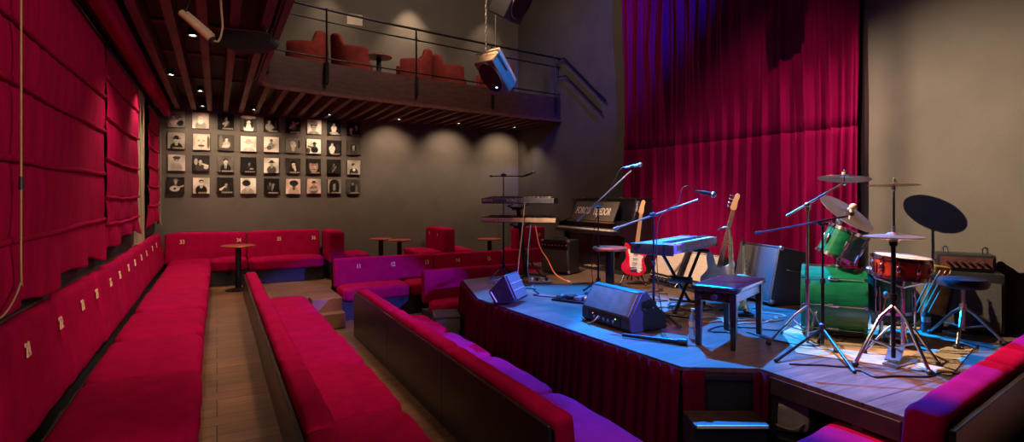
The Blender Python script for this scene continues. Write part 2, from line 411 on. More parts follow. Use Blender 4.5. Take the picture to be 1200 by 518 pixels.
a = math.atan2(2.49 - 2.77, 3.25 - 2.81)
obj('board', B().box((.06, .02, .385), (.44, .02, .77), rz=a), 'dark', t, bev=.003)
obj('rail', B().box((.06, .0, .765), (.44, .025, .03), rz=a), 'blackp', t, bev=.003)
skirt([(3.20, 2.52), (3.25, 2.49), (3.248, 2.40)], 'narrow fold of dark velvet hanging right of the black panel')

# ---------------------------------------------------------------- benches
def bench(name, label, loc, rz, seats, backs, D, hs, zt, tb=.15, ts=.2, rec=.09, panel=None, nums=(), gap=.03, baseback=None, zb=None, group=None, ends=None, nz=.20, both=False):
    """local x along the bench, y from seat front (0) to the back (D), z from the floor it stands on"""
    t = thing(name, label, 'bench', loc, rz, group)
    x0, x1 = seats[0], seats[-1]
    obj('base', B().box(((x0 + x1) / 2, D / 2 + .03, (hs - ts) / 2), (x1 - x0 - .04, D - .12, hs - ts)), 'dark', t, bev=.004)
    Ds = D - tb - rec - gap
    for p, q in zip(seats, seats[1:]):
        jz = random.uniform(-.011, .011); jy = random.uniform(-.012, .008)
        obj('seat_cushion', B().rbox((0, 0, 0), (q - p - .010, Ds, ts - .01), .055, 18, .03, T=TR(((p + q) / 2, Ds / 2 + jy, hs - ts / 2 - .012 + jz), ry=random.uniform(-.012, .012)), wob=.003, rp=.13), 'velvet', t, sharp=180)
    zb = hs - .10 if zb is None else zb
    h = zt - zb; ang = math.atan2(rec, h); hh = math.hypot(h, rec)
    for p, q in zip(backs, backs[1:]):
        T = TR(((p + q) / 2, D - rec / 2 - tb / 2 + random.uniform(-.008, .004), zb + h / 2 + random.uniform(-.006, .006)), rx=-ang)
        obj('back_cushion', B().rbox((0, 0, 0), (q - p - .006, tb, hh), .045, 14, .008, T, wob=.003), 'velvet', t, sharp=180)
    if panel:
        z0, z1 = panel
        n = 3 if x1 - x0 > 4 else 1; w = (backs[-1] - backs[0]) / n
        for k in range(n):
            obj('back_board', B().box((backs[0] + w * (k + .5), D + .014, (z0 + z1) / 2), (w - .004, .026, z1 - z0)), 'backwood', t, bev=.003)
    for x, s in nums:
        zc = zt - nz; yc = D - tb - rec * (zt - zc) / h - .012
        lettering('seat_number', s, .098, 'tag', t, TR((x, yc, zc), rx=R(90) - ang), .003, .0012, sx=.8)
    return t

def seq(a, s, n): return [a + s * k for k in range(n + 1)]
# the long bench under the blinds: twelve numbered seats, 21 nearest
wallY = [-.3, .72, 1.83, 2.94, 4.0, 5.13, 6.3, 7.5, 8.75, 10.15, 10.98]
backY = [-.3, .75, 1.9, 3.02, 4.2, 5.36, 6.5, 7.62, 8.82, 10.98]
nums = [(3.48, '21'), (4.12, '22'), (4.72, '23'), (5.22, '24'), (5.85, '25'), (6.36, '26'), (6.95, '27'), (7.45, '28'), (8.05, '29'), (8.6, '30'), (9.35, '31'), (9.95, '32')]
bench('wall_bench', 'long crimson bench against the left wall under the blinds, seats 21 to 32', (-.09, 0, 0), R(90), wallY, backY, .85, .43, .88, tb=.10, rec=.075, gap=.055, nums=nums, nz=.13)
bench('wall_bench', 'crimson bench along the photo wall with seat numbers 33 to 36', (0, 10.3, 0), 0, [-.12, .47, 1.72], [-.78, .47, 1.72], .75, .44, .87, tb=.14,
      nums=[(-.52, '33'), (.34, '34'), (1.0, '35'), (1.6, '36')], nz=.15)
bench('row_bench', 'long crimson bench row with a low wooden back beside the aisle', (1.19, 0, -.4), R(90), [-.6, .3, 1.45, 2.62, 3.83, 5.0, 6.2, 7.5, 8.82], [-.6, .6, 1.75, 2.9, 4.28, 6.85, 9.42],
      .81, .43, .735, tb=.16, rec=.05, zb=.2, panel=(.02, .70))
bench('row_bench', 'crimson bench row with tall dark wooden back board in front of the stage', (2.47, 0, -.5), R(90), [2.63, 3.8, 4.95, 6.1, 7.15], [2.63, 4.35, 6.05, 7.63],
      .80, .43, .74, tb=.15, rec=.06, zb=.2, panel=(0, .70))
bench('stage_bench', 'crimson bench with seats 11 to 15 along the edge of the rear tier', (0, 8.5, -.4), 0, [1.66, 2.75, 3.8, 4.75, 5.75], [1.66, 3.35, 4.7, 5.75], .86, .5, .88, tb=.2, rec=.06,
      panel=(.0, .84), nums=[(2.05, '11'), (2.62, '12'), (3.22, '13'), (3.8, '14'), (4.42, '15')], nz=.13)
bench('stage_bench', 'short crimson bench tucked behind the back corner of the stage', (0, 7.5, -.5), 0, [2.79, 3.6, 4.55], [2.79, 4.55], .74, .45, .86, tb=.2, rec=.05)
bench('stage_bench', 'crimson bench at the lower right seen from behind, facing the stage', (5.11, 2.30, -.5), R(188.5), seq(0, .83, 3), seq(0, 1.245, 2), .75, .65, 1.05, tb=.17, rec=.06, ts=.22, zb=.4, panel=(.0, 1.0))

# short benches across the rear tier, backrests running to the wall
def booth(label, x0, x1, y0, y1, zt, left=None, right=None, nums=(), face=None, cat='bench'):
    t = thing('booth_bench', label, cat, ((x0 + x1) / 2, (y0 + y1) / 2, 0))
    w, l = x1 - x0, y1 - y0
    obj('backrest', B().rbox((0, 0, (zt + .3) / 2), (w, l, zt - .3), .045, 10, .006), 'velvet', t, sharp=180)
    obj('base', B().box((0, 0, .15), (w - .08, l - .08, .3)), 'dark', t)
    for s, d in ((-1, left), (1, right)):
        if d:
            c = s * (w / 2 + d / 2)
            obj('seat_cushion', B().rbox((c, 0, .34), (d, l, .2), .05, 10, .015), 'velvet', t, sharp=180)
            obj('seat_base', B().box((c - s * .02, 0, .12), (d - .08, l - .06, .24)), 'dark', t)
    for (y, s) in nums:
        lettering('seat_number', s, .10, 'tag', t, TR((-w / 2 - .003, y, zt - .14), rx=R(90), rz=R(-90)), .003, .0012, sx=.8)
    return t
booth('crimson booth bench at the right end of the bench numbered 33 to 36', 1.77, 2.05, 10.25, 11.05, .87, right=.46)
booth('double crimson booth bench with seat numbers 7 and 8 on its backrest', 3.86, 4.12, 10.02, 11.05, .87, left=.48, right=.42, nums=[(.25, '7'), (-.22, '8')])
t = booth('crimson booth bench beside the right wall behind the two-tier keyboards', 5.22, 5.9, 9.55, 9.80, .88)
lettering('seat_number', '10', .10, 'tag', t, TR((.18, -.128, .72), rx=R(90)), .003, .0012, sx=.8)
obj('seat_cushion', B().rbox((0, .32, .34), (.66, .4, .2), .05, 8, .015), 'velvet', t, sharp=180)

# pedestal tables
def ptable(label, loc, r, h, group=None):
    t = thing('pedestal_table', label, 'table', loc, 0, group)
    obj('table_top', B().lathe([(0, h - .028), (r - .01, h - .028), (r, h - .02), (r, h - .006), (r - .008, h), (0, h)], 36), 'tabletop', t)
    obj('pedestal', B().lathe([(.05, .02), (.043, .05), (.043, h - .03)], 18), 'blackm', t)
    obj('foot', B().lathe([(.19, 0), (.19, .012), (.1, .03), (.05, .045), (0, .045)], 30), 'blackm', t)
    return t
ptable('round redwood pedestal table in front of the bench numbered 33 to 36', (.30, 9.80, 0), .25, .72)
ptable('round pedestal table on the rear tier, left one of the touching pair', (2.66, 10.06, 0), .205, .73)
ptable('round pedestal table on the rear tier, right one of the touching pair', (2.90, 9.70, 0), .205, .72)
ptable('round pedestal table on the rear tier right of the double booth bench', (4.78, 9.85, 0), .24, .66)
# ---------------------------------------------------------------- roman blinds on the left wall
def blind(label, y0, y1, zt, zh, bats, seed, x=-.885):
    t = thing('roman_blind', label, 'blind', (x, (y0 + y1) / 2, 0)); L = y1 - y0
    rnd = random.Random(seed); ph = [rnd.uniform(0, 6.28) for _ in range(8)]
    zs = sorted(bats, reverse=True); lev = [zt] + zs + [zh]
    def f(u, v):
        z = zt + (zh - zt) * v; y = -L / 2 + L * u
        k = max(i for i in range(len(lev) - 1) if z <= lev[i] + 1e-6); s = (lev[k] - z) / (lev[k] - lev[k + 1])
        off = .004 + .014 * min(1, s / .10) + .010 * math.sin(math.pi * s) + .004 * s + .006 * math.sin(y * 9 + ph[k % 8]) * math.sin(math.pi * min(s, 1))
        off += .004 * math.sin(y * 31 + ph[(k + 3) % 8] + 3 * s)
        if k == len(lev) - 2:
            off += .022 * s * math.sin(y * 7.5 + ph[1]) + .012 * s * math.sin(y * 17 + ph[2])
            z += s * (.035 * math.sin(y * 2.6 + ph[4]) + .02 * math.sin(y * 7.5 + ph[5]))
        z -= .02 * math.sin(math.pi * u) * math.sin(math.pi * min(1, v * 1.2)) 
        return (off, y, z)
    obj('fabric', B().sheet(f, int(L * 26), 110, .005), 'blind', t, sharp=180)
    for z in zs:
        sag = [(.030, -L / 2 + L * i / 24, z - .02 * math.sin(math.pi * i / 24) + .006 - .004 * math.sin(i * .9)) for i in range(25)]
        obj('batten', B().tube(sag, .0165, 8), 'blind', t, sharp=180)
    obj('head_rail', B().box((.01, 0, zt + .02), (.05, L, .05)), 'blackm', t, bev=.004)
    return t
def pull(t, yl, x0, ztop, zbot, weight=None, w=.05):
    pts = [(x0, yl, ztop), (x0, yl, zbot + .25), (x0, yl - .01, zbot + .1), (x0 + .01, yl - w * .5, zbot), (x0, yl - w, zbot + .08), (x0 - .02, yl - w - .01, zbot + .3), (x0 - .03, yl - w, ztop)]
    c = obj('pull_cord', B().tube(smooth_path(pts, 6), .0045, 6), 'cream_rope', t, sharp=180)
    if weight: obj('cord_weight', B().cyl((x0, yl, weight - .03), (x0, yl, weight + .03), .011, .009, 10), 'blackp', c)
b1 = blind('large crimson roman blind nearest on the left with a beaded cord', 1.2, 5.86, 2.84, .98, [2.36, 2.06, 1.69, 1.30], 3)
pull(b1, 3.30 - 3.53, .09, 2.8, 1.0, 1.56, .62)
b2 = blind('middle crimson roman blind on the left wall', 5.96, 8.18, 2.82, 1.05, [2.55, 2.2, 1.83, 1.49, 1.25], 8)
pull(b2, 8.42 - 7.07, .06, 2.7, .92, None, .07)
b3 = blind('narrow crimson roman blind farthest away, next to the photo wall', 9.36, 10.86, 2.80, 1.06, [2.5, 2.22, 1.94, 1.65, 1.36], 21)
pull(b3, 10.98 - 10.11, .05, 2.7, 1.0, None, .05)

# ---------------------------------------------------------------- photo panels on the back wall
COLX = [-.62, -.245, .135, .50, .885, 1.265, 1.64, 2.01, 2.385]
ROWZ = [2.835, 2.455, 2.075, 1.690]
D_, G_, L_, W_ = .02, .18, .5, .9
def man(x=.5, y=.62, s=1, skin=.55, hair=.03, coat=.03, turn=0, hat=None):
    o = [(x, y - .5 * s, .36 * s, .34 * s, coat), (x, y - .23 * s, .09 * s, .13 * s, skin * .8), (x, y, .135 * s, .18 * s, skin), (x - turn * .03, y + .10 * s, .15 * s, .11 * s, hair)]
    o += [(x + turn * .04 + .02 * s, y - .01, .115 * s, .13 * s, skin), (x + turn * .05 - .045 * s, y + .02 * s, .03 * s, .014 * s, .04), (x + turn * .05 + .055 * s, y + .02 * s, .03 * s, .014 * s, .04), (x + turn * .05 + .005, y - .09 * s, .045 * s, .013 * s, .12)]
    if hat is not None: o += [(x, y + .10 * s, .26 * s, .045 * s, hat), (x, y + .17 * s, .15 * s, .10 * s, hat)]
    return o
def horn(x, y, a, l, v=.6): return [(x + math.cos(a) * l * k / 5, y + math.sin(a) * l * k / 5, .035 + .01 * k, .03 + .008 * k, v) for k in range(6)]
def arm(x0, y0, x1, y1, w, v): return [(x0 + (x1 - x0) * k / 6, y0 + (y1 - y0) * k / 6, w, w, v) for k in range(7)]
PH = [
 [('two seated musicians playing outdoors', .30, man(.35, .66, .6, .6, .05, .6) + man(.72, .55, .55, .5, .03, .04) + arm(.2, .3, .7, .4, .06, .7) + [(.75, .35, .16, .08, .02)], 0),
  ('a man with a white beard glowing in lamplight', .55, man(.5, .6, .9, .95, .75, .3) + [(.5, .42, .16, .14, .95)], 0),
  ('a saxophonist lit against black', .02, man(.52, .7, .6, .7, .1, .12) + arm(.35, .35, .6, .48, .06, .55) + horn(.42, .15, 1.1, .35, .55), 0),
  ('a long-haired woman in a pale robe', .10, man(.5, .58, .85, .75, .03, .75) + [(.28, .5, .08, .32, .03), (.72, .5, .08, .32, .03), (.5, .9, .5, .1, .7)], 0),
  ('a smiling man leaning at the left against black', .03, man(.36, .66, .7, .55, .04, .3) + arm(.25, .25, .6, .3, .09, .35) + [(.8, .5, .05, .3, .12)], 0),
  ('a man raising a trumpet with both hands', .03, man(.5, .72, .6, .5, .03, .25) + arm(.3, .35, .55, .5, .08, .65) + horn(.55, .55, .5, .3, .6), 0),
  ('a man in a knitted cap filling the frame', .72, man(.45, .45, 1.35, .4, .05, .25) + [(.45, .74, .28, .16, .35), (.45, .63, .27, .04, .12)], 0),
  ('a small singer in a white dress on black', .02, man(.5, .72, .55, .7, .12, .75) + [(.5, .3, .15, .2, .7), (.5, .12, .3, .1, .45)], 0),
  ('two faces side by side on black', .03, man(.3, .45, .95, .75, .04, .04) + man(.7, .66, .85, .6, .04, .03, -1), 0)],
 [('a man in a black beret and coat', .32, man(.5, .55, 1, .4, .03, .02, 0, .02), 0),
  ('the moustached face of a bald man', .62, [(.48, .5, .36, .46, .72), (.9, .5, .08, .4, .15), (.33, .58, .08, .035, .08), (.62, .58, .08, .035, .08), (.48, .42, .07, .09, .6), (.48, .27, .2, .07, .12), (.48, .16, .1, .03, .3)], 1),
  ('a woman standing with clasped hands by a microphone', .10, man(.55, .7, .65, .6, .03, .4) + arm(.3, .25, .65, .3, .07, .55) + [(.2, .55, .12, .4, .2)], 0),
  ('a broad pale face under a light hat', .70, man(.5, .48, 1.25, .72, .3, .5, 0, .45), 0),
  ('a guitarist sitting with his guitar on pale ground', .60, man(.5, .72, .62, .25, .02, .3) + arm(.1, .25, .8, .5, .035, .1) + [(.35, .28, .17, .14, .15)], 0),
  ('a bald man in profile on grey', .22, man(.5, .55, 1.25, .6, .45, .2, 1) + [(.9, .6, .08, .3, .05)], 0),
  ('a dark figure wearing a wide cap before a window', .72, man(.55, .62, .7, .1, .02, .02, 0, .03) + arm(.1, .5, .45, .4, .05, .04) + [(.1, .2, .14, .2, .1)], 0),
  ('a man in a white shirt on a dark stage', .02, man(.36, .72, .6, .6, .03, .75) + [(.36, .3, .17, .25, .6), (.8, .45, .18, .3, .05)], 0),
  ('a long-haired man facing front on grey', .14, man(.5, .58, .8, .45, .04, .10) + [(.33, .5, .06, .2, .03), (.67, .5, .06, .2, .03)], 0)],
 [('a curly-haired young man on light grey', .42, man(.5, .6, .9, .42, .05, .3) + [(.5, .82, .22, .1, .08)], 0),
  ('a trumpeter in a crowd of shadows', .05, man(.45, .62, .75, .45, .03, .08) + horn(.5, .5, -.4, .4, .65) + [(.2, .6, .1, .2, .4), (.8, .25, .14, .1, .5)], 0),
  ('a suited man in a tie on grey', .16, man(.5, .66, .9, .5, .03, .025) + [(.5, .3, .04, .18, .55), (.5, .28, .02, .16, .05)], 0),
  ('a tiny lit face in near total darkness', .02, man(.55, .6, .5, .25, .02, .04) + [(.7, .25, .12, .05, .4)], 0),
  ('a man in a brimmed hat before a pale wall', .62, man(.52, .62, .85, .4, .03, .12, 0, .04), 0),
  ('a man in a beret, chin on hand', .06, man(.52, .62, .85, .6, .02, .03, 0, .02) + arm(.65, .2, .6, .45, .06, .65), 0),
  ('a stern face in close-up half in shade', .04, [(.5, .5, .3, .44, .35), (.5, .82, .32, .16, .03), (.42, .58, .08, .025, .03), (.64, .58, .08, .025, .03), (.6, .45, .06, .1, .5), (.52, .27, .12, .03, .08)], 1),
  ('a dim figure bent over an instrument', .03, man(.5, .66, .55, .18, .02, .06) + arm(.4, .15, .65, .5, .04, .25), 0),
  ('a man in a white collar tilting his head', .45, man(.5, .6, .9, .55, .03, .06, 1) + [(.52, .33, .1, .1, .8)], 0)],
 [('a man playing a wide-bodied guitar', .04, man(.5, .74, .62, .4, .03, .04, 0, .25) + [(.45, .3, .28, .17, .55), (.45, .3, .07, .07, .03)] + arm(.6, .35, .95, .48, .04, .5), 0),
  ('a broad man in a black suit on pale grey', .55, man(.5, .68, .95, .55, .05, .015), 0),
  ('a trumpeter crouching in the dark', .03, man(.55, .55, .6, .4, .03, .06) + horn(.5, .45, 3.8, .35, .6), 0),
  ('a short-haired woman in profile on white', .68, man(.45, .55, 1.15, .6, .03, .35, 1) + [(.38, .68, .26, .2, .04)], 0),
  ('a saxophonist barely lit in the dark', .015, man(.4, .68, .55, .25, .02, .07) + horn(.55, .2, 1.4, .4, .3), 0),
  ('a bushy-haired head turned down on pale ground', .66, man(.55, .6, 1, .18, .04, .5) + [(.55, .72, .3, .2, .05)], 1),
  ('a seated man in a flat cap', .55, man(.5, .66, .8, .45, .05, .2, 0, .06) + arm(.3, .25, .7, .28, .08, .5), 1),
  ('a woman with long dark waves', .32, man(.5, .55, 1, .35, .02, .05) + [(.28, .45, .14, .4, .03), (.74, .45, .14, .4, .03), (.5, .85, .25, .12, .03)], 0),
  ('a standing figure on dark grey', .10, man(.45, .72, .55, .3, .03, .05) + [(.45, .3, .18, .28, .03), (.75, .35, .06, .3, .2)], 0)]]
ORD = ['first', 'second', 'third', 'fourth', 'fifth', 'sixth', 'seventh', 'eighth', 'ninth']
for r in range(4):
    for c in range(9):
        name, bg, ell, sep = PH[r][c]
        x = COLX[c] + random.uniform(-.008, .008); z = ROWZ[r] + random.uniform(-.006, .006)
        w, h = .262, .285
        t = thing('picture_panel', 'photo of %s, %s in %s row' % (name, ORD[c], ['top', 'second', 'third', 'bottom'][r]), 'photo panel', (x, YB - .02, z), 0, 'black-and-white photo panels on the back wall')
        obj('board', B().box((0, 0, 0), (w, .034, h)), 'dark', t, bev=.002)
        n = 26; b = B().sheet(lambda u, v: ((u - .5) * (w - .006), -.0185, (v - .5) * (h - .006)), n, n)
        p = obj('print', b, 'prints' if sep else 'printn', t, smooth=False)
        at = p.data.color_attributes.new('Ink', 'FLOAT_COLOR', 'POINT')
        rnd = random.Random(r * 9 + c)
        for i in range(n + 1):
            for j in range(n + 1):
                u, v = i / n, j / n; g = bg * (1 + .25 * math.sin(u * 5 + c) * math.cos(v * 4 + r))
                for (cx, cy, rx, ry, val) in ell:
                    d = ((u - cx) / rx) ** 2 + ((v - cy) / ry) ** 2
                    k = max(0, min(1, (1.25 - d) / .4)); g = g * (1 - k) + val * k
                if v < .1 and .3 < u < .95 and (r + c) % 3: g = max(g, .35 if int(i * 7 + c) % 3 else .1)
                g = max(.010, min(.95, 1.3 * g ** 1.3 * (1 + rnd.uniform(-.1, .1))))
                at.data[i * (n + 1) + j].color = (g, g, g, 1)

# ---------------------------------------------------------------- balcony things
def tub(label, x, y, rz, s=1, tall=.24, span=128):
    """barrel armchair: the shell is highest at the back and falls to the arms; opens towards local -y"""
    t = thing('tub_chair', label, 'armchair', (x, y, 3.31), rz)
    prof = []
    def f(u, v):
        a = R(90) + R(span) * (2 * u - 1); k = abs(2 * u - 1)
        sm = max(0, min(1, (k - .40) / .14)); sm = sm * sm * (3 - 2 * sm)
        top = .66 + tall * (1 - sm) * (1 - .35 * (k / .5) ** 2) - .05 * max(0, k - .6)
        q = v * 4
        ro, ri = .39, .30
        if q < 1: rr, z = ro - .02 * (1 - q), .06 + (top - .11) * q
        elif q < 2: rr, z = ro - .045 + .045 * math.cos((q - 1) * math.pi), top - .05 + .05 * math.sin((q - 1) * math.pi)
        elif q < 3: rr, z = ri, top - .05 - (top - .40) * (q - 2)
        else: rr, z = ri + (ro - .02 - ri) * (q - 3), .35 - .29 * (q - 3)
        return (rr * math.cos(a), rr * math.sin(a), z)
    b = B().sheet(f, 44, 32)
    for u in (0, 1):   # closed front ends of the arms
        ring = [f(u, j / 32) for j in range(32)]; b.add(ring, [tuple(range(32)) if u else tuple(range(32))[::-1]])
    obj('shell', b, 'tub', t, sharp=60)
    obj('seat_cushion', B().lathe([(0, .08), (.29, .08), (.30, .12), (.30, .40), (.27, .45), (.18, .47), (0, .475)], 30), 'tub', t, sharp=60)
    for a in range(4):
        obj('foot', B().cyl((.24 * math.cos(a * math.pi / 2 + .785), .24 * math.sin(a * math.pi / 2 + .785), 0), (.26 * math.cos(a * math.pi / 2 + .785), .26 * math.sin(a * math.pi / 2 + .785), .09), .02, .026, 8), 'blackp', t)
    return t
tub('rust velvet tub chair at the left end of the balcony, turned toward the wall', 1.22, 9.55, R(-95), tall=.24)
tub('second rust velvet tub chair from the balcony left, turned to the table', 2.05, 9.45, R(75), tall=.24)
tub('third rust velvet tub chair on the balcony, right of the table', 3.15, 9.80, R(-100), tall=.24)
tub('fourth rust velvet tub chair on the balcony, beside the hanging speaker', 3.98, 9.9, R(70), tall=.24)
tub('rust velvet tub chair at the right end of the balcony', 4.95, 9.95, R(-70), tall=.24)
bt = ptable('round pedestal table among the balcony armchairs', (2.60, 9.98, 3.31), .24, .74)
# railing
rl = thing('balcony_railing', 'black metal railing with three rails along the balcony edge', 'railing', (0, 0, 3.31))
ri = offset(ec, .02)
for z, r, nm in ((.98, .019, 'handrail'), (.80, .012, 'rail'), (.25, .012, 'rail')):
    obj(nm, B().tube([(x, y, z) for x, y in ri if y > 2.5 or x > 1], r, 10), 'blackm', rl)
for (x, y) in [(.53, 6.2), (.60, 8.14), (1.44, 8.50), (2.93, 8.83), (4.45, 9.08), (5.98, 9.32)]:
    obj('post', B().cyl((x, y - .02, -.16), (x, y + .01, .98), .017, n=10).box((x, y - .03, .02), (.05, .02, .3)), 'blackm', rl)
# stair rail going down from the right end of the balcony
t = thing('stair_railing', 'dark handrail sloping down from the right end of the balcony', 'railing', (6.06, 9.1, 3.3))
obj('handrail', B().tube([(0, .2, .95), (0, 0, .93), (0, -1.3, -.1)], .022, 8), 'blackm', t)
obj('rail', B().tube([(0, .2, .6), (0, -.05, .58), (0, -1.2, -.3)], .014, 8), 'blackm', t)
obj('bracket', B().cyl((0, -.4, .58), (.07, -.4, .58), .012).cyl((0, -1.15, .0), (.07, -1.15, .0), .012), 'blackm', t)
t = thing('wall_notice', 'small white sheet pinned to the wall above the balcony', 'notice', (2.42, YB - .004, 5.02))
obj('sheet', B().box((0, 0, 0), (.30, .004, .21)), 'paper', t)
obj('pin', B().ball((0, -.004, .09), .006), 'steel', t)

# ---------------------------------------------------------------- lights on the joists
def down(label, x, y, z=3.0):
    t = thing('downlight', label, 'downlight', (x, y, z), 0, 'downlights under the balcony')
    obj('housing', B().lathe([(0, .075), (.03, .075), (.045, .05), (.045, .0), (.036, .0), (.036, .02), (0, .02)], 20), 'blackm', t)
    obj('lamp', B().lathe([(0, .004), (.02, .006), (.034, .015), (.034, .018), (0, .018)], 18), 'glow', t)
    return t
LX = [-.21, .56, 1.81, 3.11, 4.36, 5.65]
for k, x in enumerate(LX):
    down('lit downlight before the photo wall, %s from the left in its row' % nth(k), x, 10.42, 2.985)
down('lit downlight next to the second blind', -.50, 7.98); down('lit downlight beside the hanging cream tube', -.2, 5.94); down('lit downlight over the far end of the aisle', -.21, 9.02)
# ---------------------------------------------------------------- stands and microphones
def tripod_mic_stand(label, base, clutch_z, lo, hi, feet, r=.0095, m='blackm', boom='blackm', name='microphone_stand'):
    """base (x, y) on the stage; lo/hi are the two ends of the boom; feet are the leg tips"""
    t = thing(name, label, 'microphone stand', (base[0], base[1], STG)); bx, by = base
    cz = clutch_z - STG
    for fx, fy in feet:
        d = Vector((fx - bx, fy - by, 0))
        lg = obj('leg', B().tube([(0, 0, .17), (d.x * .12, d.y * .12, .15), (d.x * .96, d.y * .96, .014)], .010, 8), m, t)
        obj('rubber_foot', B().cyl((d.x * .93, d.y * .93, .02), (d.x, d.y, .012), .0125, .0125, 8), 'blackp', lg)
    obj('pole', B().cyl((0, 0, .05), (0, 0, cz * .55), r * 1.3).cyl((0, 0, cz * .55), (0, 0, cz), r * .85), m, t)
    obj('collar', B().cyl((0, 0, cz * .53), (0, 0, cz * .57), r * 2), 'blackp', t)
    obj('leg_hub', B().lathe([(.012, .12), (.026, .13), (.026, .2), (.012, .21)], 12), 'blackp', t)
    if lo:
        L, H = Vector(lo) - Vector((bx, by, STG)), Vector(hi) - Vector((bx, by, STG))
        obj('boom', B().cyl(L, H, r * .85).cyl(L, L + (H - L) * .07, r * 1.5), boom, t)
        obj('clutch', B().ball((0, 0, cz), .022).cyl((-.03, .02, cz), (.035, -.02, cz), .012), 'blackp', t)
    return t
def microphone(label, head, tail, m='blackp', ball='steel'):
    h, tl = Vector(head), Vector(tail); t = thing('microphone', label, 'microphone', h)
    d = (tl - h)
    obj('body', B().cyl(d * .16, d, .019, .0115, 14).cyl(d, d * 1.06, .009, .009, 10), m, t)
    obj('grille_ball', B().ball((0, 0, 0), .027, 16, 10), ball, t)
    obj('clip', B().cyl(d * .72, d * .45, .0165, .021, 12), 'blackp', t)
    return t
# left stand: its boom climbs to the upper right
tripod_mic_stand('tall black boom microphone stand beside the red-rimmed round table', (3.97, 5.24), 1.37, (3.75, 5.36, 1.21), (4.25, 4.98, 1.80), [(3.7, 5.05), (4.22, 5.06), (3.98, 5.55)], boom='steel')
microphone('silver vocal microphone pointing right at the top of the tall boom by the piano', (4.34, 4.93, 1.865), (4.20, 5.02, 1.835), 'steel')
tripod_mic_stand('boom microphone stand in front of the blue-lit keyboard', (3.55, 3.85), 1.33, (3.30, 4.12, 1.19), (3.82, 3.57, 1.47), [(3.62, 3.58), (3.80, 3.93), (3.56, 4.16)], boom='steel')
microphone('vocal microphone with a pale ball over the blue-lit keyboard', (3.905, 3.47, 1.515), (3.80, 3.575, 1.545))
tripod_mic_stand('microphone stand with a level boom behind the two-tier keyboards', (3.63, 7.02), 1.81, (3.46, 7.12, 1.79), (3.86, 6.89, 1.79), [(3.38, 6.95), (3.82, 7.08), (3.62, 6.72)])
microphone('vocal microphone tilted up over the two-tier keyboards', (4.0, 6.80, 1.84), (3.86, 6.89, 1.78))
tripod_mic_stand('low black boom microphone stand in front of the green bass drum', (4.05, 2.56), 1.29, (3.62, 2.82, 1.215), (4.20, 2.46, 1.35), [(3.46, 2.53), (3.70, 2.12), (4.22, 2.70)])
microphone('stubby cream microphone upright above the rack tom', (4.205, 2.42, 1.42), (4.20, 2.44, 1.33), 'creamp', 'creamp')

# round table and its neighbours
t = thing('bar_table', 'small round table with a red rim and black pillar on the stage', 'table', (4.08, 5.16, STG))
obj('table_top', B().lathe([(0, .535), (.195, .535), (.205, .545), (.205, .562), (.195, .572), (0, .572)], 40), 'tabletop', t)
obj('pillar', B().lathe([(.055, .02), (.052, .04), (.052, .53)], 20), 'blackm', t)
obj('foot', B().lathe([(.17, 0), (.17, .012), (.06, .035), (0, .035)], 28), 'blackm', t)

# ---------------------------------------------------------------- two-tier keyboards
ka = R(-44)
def keyboard(label, c, L, D, H, rz, body, name='keyboard', keys=True, back=None, tilt=0, nkeys=36):
    t = thing(name, label, 'keyboard', c, rz); t.rotation_euler = (tilt, 0, rz)
    obj('case', B().rbox((0, 0, H / 2), (L, D, H), .014, 6), body, t)
    if keys:
        n = nkeys; w = (L - .16) / n; b = B(); bk = B()
        for k in range(n):
            b.box((-L / 2 + .08 + w * (k + .5), -D / 2 + .075, H + .004), (w * .93, .145, .018))
            if k % 7 not in (2, 6): bk.box((-L / 2 + .08 + w * (k + 1), -D / 2 + .10, H + .016), (w * .5, .09, .012))
        kb = obj('white_keys', b, 'white', t); obj('black_keys', bk, 'blackp', kb)
    obj('control_panel', B().box((0, D * .22, H + .002), (L * .86, D * .38, .006)), body, t)
    b = B()
    for k in range(9): b.cyl((-L * .36 + k * L * .06, D * .25, H), (-L * .36 + k * L * .06, D * .25, H + .014), .009, .008, 8)
    obj('knobs', b, 'steel', t)
    obj('display', B().box((L * .22, D * .24, H + .006), (.12, .05, .004)), 'greyblue', t)
    if back: obj('back_plate', B().rbox((0, D / 2 + .001, H * .5), (L * .985, .012, H * .8), .004, 4), back, t)
    return t
ka_n = Vector((-math.sin(ka), math.cos(ka)))
up = keyboard('upper dark keyboard on the column stand, its back to the room', (3.80, 6.84, 1.395), 1.06, .30, .085, ka + math.pi, 'blackp', back='greyblue')
lo = keyboard('lower silver keyboard on the column stand, its back to the room', (3.82, 6.86, 1.13), 1.10, .32, .075, ka + math.pi, 'blackp', back='creamp')
lettering('lettering', 'KORG', .056, 'ink', up, TR((.075, .159, .042), rx=R(90), rz=math.pi), .0015, .001)
lettering('lettering', 'KROSS', .046, 'ink', up, TR((.43, .159, .046), rx=R(90), rz=math.pi), .0015, .0005)
t = thing('keyboard_stand', 'black column keyboard stand leaning under the two keyboards', 'keyboard stand', (3.86, 6.88, STG), ka)
obj('column', B().cyl((.06, 0, .02), (-.06, 0, .99), .034, .030, 14), 'blackm', t)
for z, x in ((1.05, -.07), (.785, -.035)):
    a = obj('bracket', B().box((x, 0, z - .055), (.14, .10, .045)), 'blackm', t)
    for s in (-1, 1): obj('arm', B().tube([(x + s * .05, -.02, z - .055), (x + s * .12, -.09, z - .02), (x + s * .12, .16, z - .003)], .011, 8), 'blackm', a)
for a in (R(20), R(160), R(-90)):
    obj('leg', B().tube([(.05, 0, .06), (.05 + .3 * math.cos(a), .3 * math.sin(a), .02)], .016, 8), 'blackm', t)
obj('strut', B().tube([(.03, 0, .35), (.28, -.02, .05)], .012, 8), 'blackm', t)

